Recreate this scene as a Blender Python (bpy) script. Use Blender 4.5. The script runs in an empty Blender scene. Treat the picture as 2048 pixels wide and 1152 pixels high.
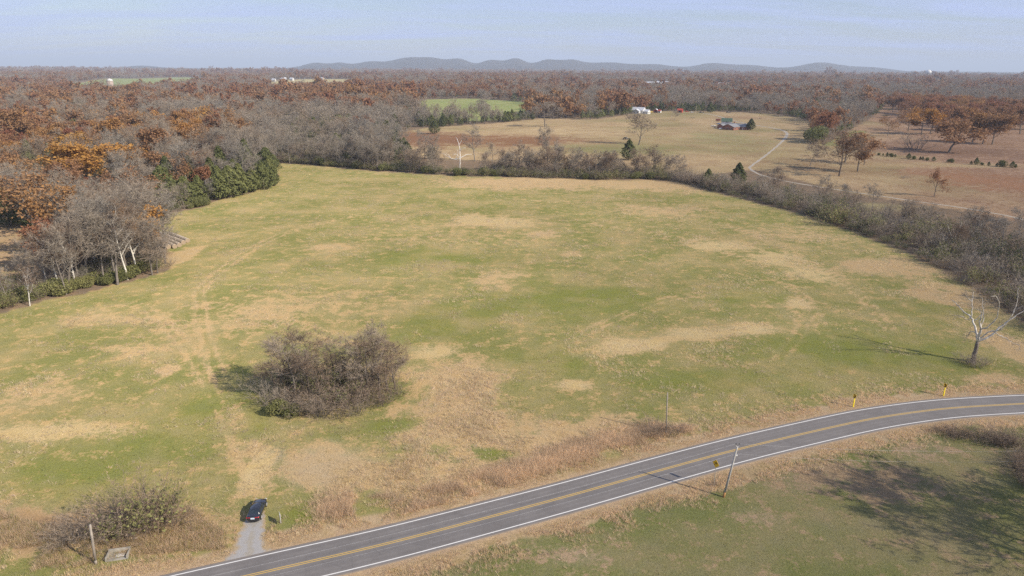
import bpy, bmesh, math, random
import numpy as np
from mathutils import Vector, Matrix

R = math.radians
rng = np.random.default_rng(7)
random.seed(7)
sc = bpy.context.scene
col = sc.collection

# ------------------------------------------------------------------ camera
CAM_H, FPX, PITCH, ROLL = 58.0, 1384.0, math.atan((576 - 136) / 1384.0), R(0.28)
cam_d = bpy.data.cameras.new("camera")
cam_d.sensor_width = 36.0
cam_d.lens = 36.0 * FPX / 2048.0
cam_d.clip_start, cam_d.clip_end = 0.5, 120000.0
cam = bpy.data.objects.new("camera", cam_d)
col.objects.link(cam)
cam.matrix_world = Matrix.Translation((0, 0, CAM_H)) @ Matrix.Rotation(R(90) - PITCH, 4, 'X') @ Matrix.Rotation(ROLL, 4, 'Z')
sc.camera = cam

# ------------------------------------------------------------------ world and sun
SUN_EL, SUN_AZ = R(33), math.atan2(0.87, -0.49)      # azimuth from +Y towards +X
world = bpy.data.worlds.new("World")
sc.world = world
world.use_nodes = True
wn, wl = world.node_tree.nodes, world.node_tree.links
wn.clear()
w_out = wn.new('ShaderNodeOutputWorld')
w_bg = wn.new('ShaderNodeBackground')
w_sky = wn.new('ShaderNodeTexSky')
w_sky.sky_type = 'NISHITA'
w_sky.sun_disc = False
w_sky.sun_elevation = SUN_EL
w_sky.sun_rotation = SUN_AZ
w_sky.altitude = 200
w_sky.air_density = 1.0
w_sky.dust_density = 0.6
w_sky.ozone_density = 1.6
SKY_STRENGTH = 0.056
w_bg.inputs['Strength'].default_value = SKY_STRENGTH
# a thin even sheet of cirrus, streaked by noise on the cloud plane
w_tc = wn.new('ShaderNodeTexCoord')
w_sep = wn.new('ShaderNodeSeparateXYZ')
wl.new(w_tc.outputs['Generated'], w_sep.inputs[0])
w_z = wn.new('ShaderNodeMath'); w_z.operation = 'MAXIMUM'; w_z.inputs[1].default_value = 0.0
wl.new(w_sep.outputs['Z'], w_z.inputs[0])
w_z2 = wn.new('ShaderNodeMath'); w_z2.operation = 'ADD'; w_z2.inputs[1].default_value = 0.10
wl.new(w_z.outputs[0], w_z2.inputs[0])
w_div = wn.new('ShaderNodeVectorMath'); w_div.operation = 'DIVIDE'
w_cmb = wn.new('ShaderNodeCombineXYZ')
for k in range(3):
    wl.new(w_z2.outputs[0], w_cmb.inputs[k])
wl.new(w_tc.outputs['Generated'], w_div.inputs[0])
wl.new(w_cmb.outputs[0], w_div.inputs[1])
w_map = wn.new('ShaderNodeMapping')
w_map.inputs['Scale'].default_value = (0.55, 1.5, 0.0)
w_map.inputs['Rotation'].default_value = (0, 0, R(-8))
wl.new(w_div.outputs[0], w_map.inputs[0])
w_no = wn.new('ShaderNodeTexNoise')
w_no.inputs['Scale'].default_value = 1.1
w_no.inputs['Detail'].default_value = 7
w_no.inputs['Roughness'].default_value = 0.55
w_no.inputs['Distortion'].default_value = 0.5
wl.new(w_map.outputs[0], w_no.inputs['Vector'])
w_rmp = wn.new('ShaderNodeMapRange')
w_rmp.inputs[1].default_value, w_rmp.inputs[2].default_value = 0.40, 0.66
w_rmp.inputs[3].default_value, w_rmp.inputs[4].default_value = 0.40, 0.90
wl.new(w_no.outputs[0], w_rmp.inputs[0])
w_mix = wn.new('ShaderNodeMix'); w_mix.data_type = 'RGBA'
wl.new(w_rmp.outputs[0], w_mix.inputs[0])
wl.new(w_sky.outputs[0], w_mix.inputs[6])
w_mix.inputs[7].default_value = (5.1, 6.1, 9.6, 1)
wl.new(w_mix.outputs[2], w_bg.inputs['Color'])
wl.new(w_bg.outputs[0], w_out.inputs[0])

sun_d = bpy.data.lights.new("sun", 'SUN')
sun_d.energy = 3.4
sun_d.angle = R(0.6)
sun_d.color = (1.0, 0.90, 0.75)
sun = bpy.data.objects.new("sun", sun_d)
col.objects.link(sun)
sun_dir = Vector((math.sin(SUN_AZ) * math.cos(SUN_EL), math.cos(SUN_AZ) * math.cos(SUN_EL), math.sin(SUN_EL)))
sun.rotation_euler = sun_dir.to_track_quat('Z', 'Y').to_euler()
sun.location = (60, -40, 120)

sc.view_settings.view_transform = 'Standard'
sc.view_settings.look = 'None'
sc.view_settings.gamma = 1.0
sc.view_settings.use_curve_mapping = False
sc.view_settings.exposure = 0.90
sc.render.engine = 'CYCLES'
sc.cycles.use_denoising = False
sc.cycles.max_bounces = 5
sc.cycles.diffuse_bounces = 2
sc.cycles.glossy_bounces = 2
sc.cycles.transmission_bounces = 3
sc.cycles.volume_bounces = 0
sc.cycles.transparent_max_bounces = 4
sc.cycles.use_adaptive_sampling = True
sc.cycles.adaptive_threshold = 0.012

# ------------------------------------------------------------------ pixel <-> ground (2048 x 1152 photograph)
_cp, _sp, _cr, _sr = math.cos(PITCH), math.sin(PITCH), math.cos(ROLL), math.sin(ROLL)


def ray(px, py):
    x, y = px - 1024.0, 576.0 - py
    x, y = _cr * x - _sr * y, _sr * x + _cr * y
    return np.array((x / FPX, _cp + y / FPX * _sp, -_sp + y / FPX * _cp))


def G(px, py, z=0.0):
    d = ray(px, py)
    return d[:2] * ((z - CAM_H) / d[2])


def Gp(pts):
    return np.array([G(*p) for p in pts])


def on_plane(px, py, base):
    """point where a pixel's ray meets the vertical plane through base that faces the camera"""
    b = np.array((base[0], base[1]))
    n = b / np.linalg.norm(b)
    d = ray(px, py)
    t = np.dot(b, n) / np.dot(d[:2], n)
    return np.array((d[0] * t, d[1] * t, CAM_H + d[2] * t))


def px_of(X, Y, Z=0.0):
    dz = Z - CAM_H
    f = Y * _cp - dz * _sp
    u = Y * _sp + dz * _cp
    x, y = X / f * FPX, u / f * FPX
    x, y = _cr * x + _sr * y, -_sr * x + _cr * y
    return 1024 + x, 576 - y


def inpoly(P, poly):
    x, y = P[:, 0], P[:, 1]
    c = np.zeros(len(P), bool)
    n = len(poly)
    for i in range(n):
        x0, y0 = poly[i]
        x1, y1 = poly[(i + 1) % n]
        if y0 == y1:
            continue
        c ^= ((y0 > y) != (y1 > y)) & (x < (x1 - x0) * (y - y0) / (y1 - y0) + x0)
    return c


def dist_line(P, L):
    m = np.full(len(P), 1e9)
    for a, b in zip(L[:-1], L[1:]):
        ab = b - a
        t = np.clip(((P - a) @ ab) / (ab @ ab), 0, 1)
        m = np.minimum(m, np.hypot(*(P - a - t[:, None] * ab).T))
    return m


_perm = np.random.default_rng(3).random((512, 512))


def vnoise(P, s, off=0):
    q = P / s + 1000.37 + off * 17.7
    i = np.floor(q).astype(int)
    f = q - i
    f = f * f * (3 - 2 * f)
    g = lambda a, b: _perm[(i[:, 0] + a) % 512, (i[:, 1] + b) % 512]
    return (g(0, 0) * (1 - f[:, 0]) + g(1, 0) * f[:, 0]) * (1 - f[:, 1]) + (g(0, 1) * (1 - f[:, 0]) + g(1, 1) * f[:, 0]) * f[:, 1]


def fbm(P, s, n=4, off=0):
    v, a, t = 0, 1.0, 0
    for k in range(n):
        v = v + a * vnoise(P, s / 2 ** k, off + k)
        t += a
        a *= 0.55
    return v / t


def spline(pts, n):
    """Catmull-Rom through pts, resampled to n points"""
    p = np.array(pts, float)
    p = np.vstack((2 * p[0] - p[1], p, 2 * p[-1] - p[-2]))
    out = []
    for i in range(1, len(p) - 2):
        for t in np.linspace(0, 1, 24, endpoint=False):
            a, b, c, d = p[i - 1], p[i], p[i + 1], p[i + 2]
            out.append(0.5 * (2 * b + (c - a) * t + (2 * a - 5 * b + 4 * c - d) * t * t + (3 * b - a - 3 * c + d) * t ** 3))
    out.append(p[-2])
    out = np.array(out)
    s = np.r_[0, np.cumsum(np.linalg.norm(np.diff(out, axis=0), axis=1))]
    u = np.linspace(0, s[-1], n)
    return np.stack([np.interp(u, s, out[:, k]) for k in range(out.shape[1])], 1)


# ------------------------------------------------------------------ object helpers
def tag(o, label=None, cat=None, group=None, kind=None):
    if label: o['label'] = label
    if cat: o['category'] = cat
    if group: o['group'] = group
    if kind: o['kind'] = kind
    return o


def ob(name, data, parent=None, loc=(0, 0, 0), rz=0.0, scale=1.0):
    o = bpy.data.objects.new(name, data)
    col.objects.link(o)
    o.parent = parent
    o.location = loc
    o.rotation_euler = (0, 0, rz)
    o.scale = (scale,) * 3 if np.isscalar(scale) else scale
    return o


def tri_mesh(name, V, F, mat, colr=None, smooth=False):
    """V (n,3), F (m,3 or 4) numpy"""
    me = bpy.data.meshes.new(name)
    V = np.ascontiguousarray(V, np.float32)
    F = np.ascontiguousarray(F, np.int32)
    k = F.shape[1]
    me.vertices.add(len(V))
    me.vertices.foreach_set('co', V.ravel())
    me.loops.add(F.size)
    me.loops.foreach_set('vertex_index', F.ravel())
    me.polygons.add(len(F))
    me.polygons.foreach_set('loop_start', np.arange(0, F.size, k, dtype=np.int32))
    if smooth:
        me.polygons.foreach_set('use_smooth', np.ones(len(F), bool))
    for m in (mat if isinstance(mat, (list, tuple)) else [mat]):
        me.materials.append(m)
    if colr is not None:
        for nm, arr in colr.items():
            if arr.ndim == 1:
                a = me.attributes.new(nm, 'FLOAT', 'POINT')
                a.data.foreach_set('value', np.ascontiguousarray(arr, np.float32))
            else:
                a = me.attributes.new(nm, 'FLOAT_COLOR', 'POINT')
                c = np.ones((len(V), 4), np.float32)
                c[:, :3] = arr
                a.data.foreach_set('color', c.ravel())
    me.update(calc_edges=True)
    return me


class MB:
    """collects boxes, tubes and faces; mesh() makes one mesh of them"""
    def __init__(self):
        self.v, self.f = [], []

    def add(self, verts, faces):
        n = len(self.v)
        self.v += [tuple(map(float, p)) for p in verts]
        self.f += [tuple(i + n for i in f) for f in faces]
        return self

    def box(self, c, s, rz=0.0, taper=1.0):
        hx, hy, hz = s[0] / 2, s[1] / 2, s[2] / 2
        ca, sa = math.cos(rz), math.sin(rz)
        vs = []
        for z, t in ((-hz, 1.0), (hz, taper)):
            for x, y in ((-hx, -hy), (hx, -hy), (hx, hy), (-hx, hy)):
                x, y = x * t, y * t
                vs.append((c[0] + ca * x - sa * y, c[1] + sa * x + ca * y, c[2] + z))
        return self.add(vs, [(0, 3, 2, 1), (4, 5, 6, 7), (0, 1, 5, 4), (1, 2, 6, 5), (2, 3, 7, 6), (3, 0, 4, 7)])

    def tube(self, pts, rad, n=8, caps=True):
        pts = [Vector(p) for p in pts]
        if np.isscalar(rad): rad = [rad] * len(pts)
        rings = []
        ref = None
        for i, p in enumerate(pts):
            d = (pts[min(i + 1, len(pts) - 1)] - pts[max(i - 1, 0)]).normalized()
            if ref is None:
                ref = Vector((1, 0, 0)) if abs(d.x) < 0.8 else Vector((0, 1, 0))
            u = d.cross(ref).normalized()
            w = d.cross(u)
            ref = -w if False else ref
            rings.append([p + (u * math.cos(2 * math.pi * k / n) + w * math.sin(2 * math.pi * k / n)) * rad[i] for k in range(n)])
        vs = [q for r_ in rings for q in r_]
        fs = []
        for i in range(len(pts) - 1):
            for k in range(n):
                a, b = i * n + k, i * n + (k + 1) % n
                fs.append((a, a + n, b + n, b))
        if caps:
            fs.append(tuple(range(n)))
            fs.append(tuple(len(vs) - 1 - k for k in range(n)))
        return self.add(vs, fs)

    def prism(self, poly, z0, z1):
        n = len(poly)
        vs = [(x, y, z0) for x, y in poly] + [(x, y, z1) for x, y in poly]
        return self.add(vs, [tuple(reversed(range(n))), tuple(range(n, 2 * n))] + [(i, (i + 1) % n, n + (i + 1) % n, n + i) for i in range(n)])

    def mesh(self, name, mat, smooth=False):
        me = bpy.data.meshes.new(name)
        me.from_pydata(self.v, [], self.f)
        me.materials.append(mat)
        if smooth:
            me.polygons.foreach_set('use_smooth', [True] * len(me.polygons))
        me.update()
        return me

    def build(self, name, mat, parent=None, smooth=False, **kw):
        return ob(name, self.mesh(name, mat, smooth), parent, **kw)


# ------------------------------------------------------------------ materials
def new_mat(name):
    m = bpy.data.materials.new(name)
    m.use_nodes = True
    nt = m.node_tree
    nt.nodes.clear()
    out = nt.nodes.new('ShaderNodeOutputMaterial')
    return m, nt.nodes, nt.links, out


def noise_node(N, L, scale, detail=4, rough=0.6, coords='Object', stretch=None, src=None):
    if src is None:
        tc = N.new('ShaderNodeTexCoord')
        src = tc.outputs[coords]
    if stretch:
        mp = N.new('ShaderNodeMapping')
        mp.inputs['Scale'].default_value = stretch
        L.new(src, mp.inputs[0])
        src = mp.outputs[0]
    n = N.new('ShaderNodeTexNoise')
    n.inputs['Scale'].default_value = scale
    n.inputs['Detail'].default_value = detail
    n.inputs['Roughness'].default_value = rough
    L.new(src, n.inputs['Vector'])
    return n.outputs[0]


def maprange(N, L, src, a, b, c, d):
    m = N.new('ShaderNodeMapRange')
    for i, v in enumerate((a, b, c, d)):
        m.inputs[i + 1].default_value = v
    L.new(src, m.inputs[0])
    return m.outputs[0]


def mixc(N, L, fac, a, b, mode='MIX'):
    m = N.new('ShaderNodeMix')
    m.data_type = 'RGBA'
    m.blend_type = mode
    for s, i in ((fac, 0), (a, 6), (b, 7)):
        if hasattr(s, 'links') or hasattr(s, 'is_linked'):
            L.new(s, m.inputs[i])
        elif i == 0:
            m.inputs[0].default_value = s
        else:
            m.inputs[i].default_value = (*s[:3], 1)
    return m.outputs[2]


def mat_plain(name, rgb, rough=0.7, metal=0.0, var=0.25, scale=3.0, bump=0.0, spec=0.4, coat=0.0):
    m, N, L, out = new_mat(name)
    b = N.new('ShaderNodeBsdfPrincipled')
    n = noise_node(N, L, scale, 5)
    f = maprange(N, L, n, 0.3, 0.7, 0, 1)
    lo = tuple(c * (1 - var) for c in rgb)
    hi = tuple(min(1, c * (1 + var)) for c in rgb)
    L.new(mixc(N, L, f, lo, hi), b.inputs['Base Color'])
    b.inputs['Roughness'].default_value = rough
    b.inputs['Metallic'].default_value = metal
    b.inputs['Specular IOR Level'].default_value = spec
    b.inputs['Coat Weight'].default_value = coat
    if bump:
        bp = N.new('ShaderNodeBump')
        bp.inputs['Strength'].default_value = bump
        L.new(n, bp.inputs['Height'])
        L.new(bp.outputs[0], b.inputs['Normal'])
    L.new(b.outputs[0], out.inputs[0])
    return m


def mat_leaf(name, ramp, trans=0.35, attr=None, jitter=0.35):
    """colour picked along a ramp by the tree's own tint; leaves vary a little inside the crown"""
    m, N, L, out = new_mat(name)
    at = N.new('ShaderNodeAttribute')
    at.attribute_type = 'INSTANCER'
    at.attribute_name = 'tint'
    cr = N.new('ShaderNodeValToRGB')
    els = cr.color_ramp.elements
    while len(els) < len(ramp):
        els.new(0.5)
    for e, (p, c) in zip(els, ramp):
        e.position = p
        e.color = (*c, 1)
    ad = N.new('ShaderNodeMath'); ad.operation = 'ADD'
    n = noise_node(N, L, 0.9, 3)
    L.new(at.outputs['Fac'], ad.inputs[0])
    L.new(maprange(N, L, n, 0.3, 0.7, -0.10, 0.10), ad.inputs[1])
    L.new(ad.outputs[0], cr.inputs[0])
    n2 = noise_node(N, L, 2.3, 3)
    v = maprange(N, L, n2, 0.3, 0.7, 1 - jitter, 1 + jitter)
    hs = N.new('ShaderNodeHueSaturation')
    L.new(v, hs.inputs['Value'])
    L.new(cr.outputs[0], hs.inputs['Color'])
    d = N.new('ShaderNodeBsdfDiffuse')
    L.new(hs.outputs[0], d.inputs[0])
    if trans > 0:
        t = N.new('ShaderNodeBsdfTranslucent')
        L.new(hs.outputs[0], t.inputs[0])
        mx = N.new('ShaderNodeMixShader')
        mx.inputs[0].default_value = trans
        L.new(d.outputs[0], mx.inputs[1])
        L.new(t.outputs[0], mx.inputs[2])
        L.new(mx.outputs[0], out.inputs[0])
    else:
        L.new(d.outputs[0], out.inputs[0])
    return m


def mat_attr(name, attr='col', trans=0.5, vary=0.15, scale=1.5):
    m, N, L, out = new_mat(name)
    at = N.new('ShaderNodeAttribute')
    at.attribute_name = attr
    n = noise_node(N, L, scale, 2)
    hs = N.new('ShaderNodeHueSaturation')
    L.new(maprange(N, L, n, 0.3, 0.7, 1 - vary, 1 + vary), hs.inputs['Value'])
    L.new(at.outputs['Color'], hs.inputs['Color'])
    d = N.new('ShaderNodeBsdfDiffuse')
    t = N.new('ShaderNodeBsdfTranslucent')
    L.new(hs.outputs[0], d.inputs[0])
    L.new(hs.outputs[0], t.inputs[0])
    mx = N.new('ShaderNodeMixShader')
    mx.inputs[0].default_value = trans
    L.new(d.outputs[0], mx.inputs[1])
    L.new(t.outputs[0], mx.inputs[2])
    L.new(mx.outputs[0], out.inputs[0])
    return m


M_TWIG = mat_leaf('bare_twigs', [(0.0, (0.25, 0.225, 0.19)), (0.4, (0.30, 0.252, 0.198)), (0.7, (0.29, 0.22, 0.16)), (0.9, (0.20, 0.145, 0.105))], 0.0)
M_BARK = mat_leaf('grey_bark', [(0.0, (0.22, 0.195, 0.17)), (0.5, (0.17, 0.145, 0.12)), (0.95, (0.16, 0.13, 0.105)), (1.0, (0.62, 0.58, 0.51))], 0.0)
M_PALE = mat_plain('pale_bark', (0.50, 0.465, 0.41), 0.8, var=0.5, scale=1.6)
M_DEAD = mat_plain('bleached_wood', (0.66, 0.62, 0.56), 0.8, var=0.25, scale=1.2)
M_DARKBARK = mat_plain('dark_bark', (0.16, 0.13, 0.105), 0.9, var=0.35, scale=1.2)
M_OAK = mat_leaf('autumn_leaves', [(0.0, (0.28, 0.12, 0.072)), (0.25, (0.295, 0.152, 0.085)), (0.5, (0.315, 0.188, 0.10)), (0.75, (0.43, 0.225, 0.07)), (1.0, (0.46, 0.27, 0.075))], 0.3)
M_CEDAR = mat_leaf('cedar_needles', [(0.0, (0.080, 0.092, 0.044)), (0.5, (0.15, 0.162, 0.062)), (1.0, (0.23, 0.23, 0.09))], 0.15)
M_GREEN = mat_leaf('olive_leaves', [(0.0, (0.13, 0.135, 0.06)), (0.5, (0.20, 0.205, 0.082)), (1.0, (0.28, 0.27, 0.11))], 0.3)
M_BLADE = mat_attr('grass_blades')
# ------------------------------------------------------------------ land plan (pixel outlines turned into ground positions)
ROAD_UP = [(355, 1150), (540, 1108), (700, 1073), (798, 1050), (1100, 973), (1150, 959.6), (1337.5, 908.9), (1475.5, 873.7), (1650, 834.6), (1719, 820.4), (1807.7, 807.6), (1888, 799), (2048, 790.7)]
_up = spline(Gp(ROAD_UP), 60)
_t = np.gradient(_up, axis=0); _t /= np.linalg.norm(_t, axis=1)[:, None]
_n = np.stack((_t[:, 1], -_t[:, 0]), 1)                       # to the right of travel, towards the camera
_c = _up + _n * 3.2
# smooth the centre line, then run it on past both edges of the frame
for _ in range(6):
    _c[1:-1] = 0.25 * _c[:-2] + 0.5 * _c[1:-1] + 0.25 * _c[2:]
_d0 = (_c[0] - _c[4]); _d0 /= np.linalg.norm(_d0)
_d1 = (_c[-1] - _c[-5]); _d1 /= np.linalg.norm(_d1)
_turn = lambda d, a: np.array((d[0] * math.cos(a) - d[1] * math.sin(a), d[0] * math.sin(a) + d[1] * math.cos(a)))
_pre, _post, p0, p1, a0, a1 = [], [], _c[0].copy(), _c[-1].copy(), 0.0, 0.0
for k in range(9):
    p0 = p0 + _turn(_d0, 0.02 * k) * 8; _pre.append(p0)
    a1 -= 0.05; p1 = p1 + _turn(_d1, a1) * 8; _post.append(p1)
ROAD_C = spline(np.vstack((_pre[::-1], _c[::2], _post)), 150)

MEADOW = Gp([(-420, 760), (-200, 665), (0, 628), (100, 602), (200, 580), (270, 562), (335, 545), (350, 520), (335, 497), (300, 478), (285, 455), (300, 437), (345, 427), (415, 412), (425, 403), (500, 386), (548, 370), (556, 350), (545, 326),
                   (620, 331), (700, 338), (800, 346), (900, 351), (1000, 355), (1100, 358), (1200, 361), (1300, 360), (1400, 378), (1500, 402), (1600, 428), (1700, 462), (1800, 500), (1900, 550), (1960, 590), (2060, 650), (2200, 720), (2300, 800)])
_rl = ROAD_C + 0
MEADOW = np.vstack((MEADOW, _rl[::-1][10:-4]))
PASTURE = Gp([(815, 312), (775, 268), (850, 256), (1000, 246), (1080, 237), (1200, 238), (1250, 230), (1300, 222), (1420, 223), (1520, 226), (1600, 236), (1625, 250), (1622, 272), (1650, 292), (1682, 270), (1737, 240), (1762, 217),
              (1770, 205), (1830, 205), (1900, 216), (2048, 226), (2300, 240), (2300, 480), (2048, 445), (1900, 418), (1700, 387), (1510, 340), (1340, 354), (1200, 328), (1000, 324), (900, 320)])
SMALL = Gp([(-260, 432), (30, 436), (90, 478), (110, 530), (70, 566), (-260, 596)])
GROVE_GAP = Gp([(-300, 560), (118, 530), (135, 585), (0, 628), (-300, 700)])
F_GREEN = Gp([(822, 207), (855, 199), (940, 197), (1048, 203), (1066, 213), (1050, 236), (960, 243), (850, 240)])
F_FAR = Gp([(135, 167), (200, 160), (290, 154), (375, 153), (425, 157), (400, 170), (330, 178), (240, 184), (130, 184)])
F_FAR2 = Gp([(538, 164), (620, 160), (690, 160), (705, 167), (690, 180), (540, 180)])
STRIP = Gp([(815, 314), (900, 321), (1000, 325), (1200, 329), (1340, 355), (1340, 365), (1200, 362), (1000, 357), (880, 352), (780, 346)])
CLEAR = [F_GREEN, F_FAR, F_FAR2,
         Gp([(1262, 170), (1340, 170), (1340, 178), (1262, 178)]), Gp([(1415, 172), (1475, 172), (1475, 182), (1415, 180)]),
         Gp([(560, 146.2), (690, 146.2), (690, 149.5), (560, 149.5)]), Gp([(92, 170), (122, 170), (122, 177), (92, 177)]), Gp([(1470, 176), (1545, 172), (1545, 176), (1480, 182)])]
LAWN = np.vstack((ROAD_C[6:-6] + np.array((0.5, -4)), [(200, 100), (200, -60), (-60, -60), (-90, 40)]))


MOW = [spline(Gp(l), 50) for l in ([(525, 975), (470, 870), (420, 770), (360, 680), (270, 610), (150, 640)], [(500, 900), (455, 800), (420, 700), (400, 620), (420, 560), (560, 470), (760, 420)], [(300, 640), (420, 610), (600, 650), (700, 690)],
       [(1180, 660), (1330, 600), (1480, 590), (1600, 640), (1560, 720)], [(1000, 400), (1250, 410), (1480, 460), (1680, 560), (1780, 660)], [(900, 450), (1200, 450), (1430, 500), (1590, 580), (1660, 690)])]


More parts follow.
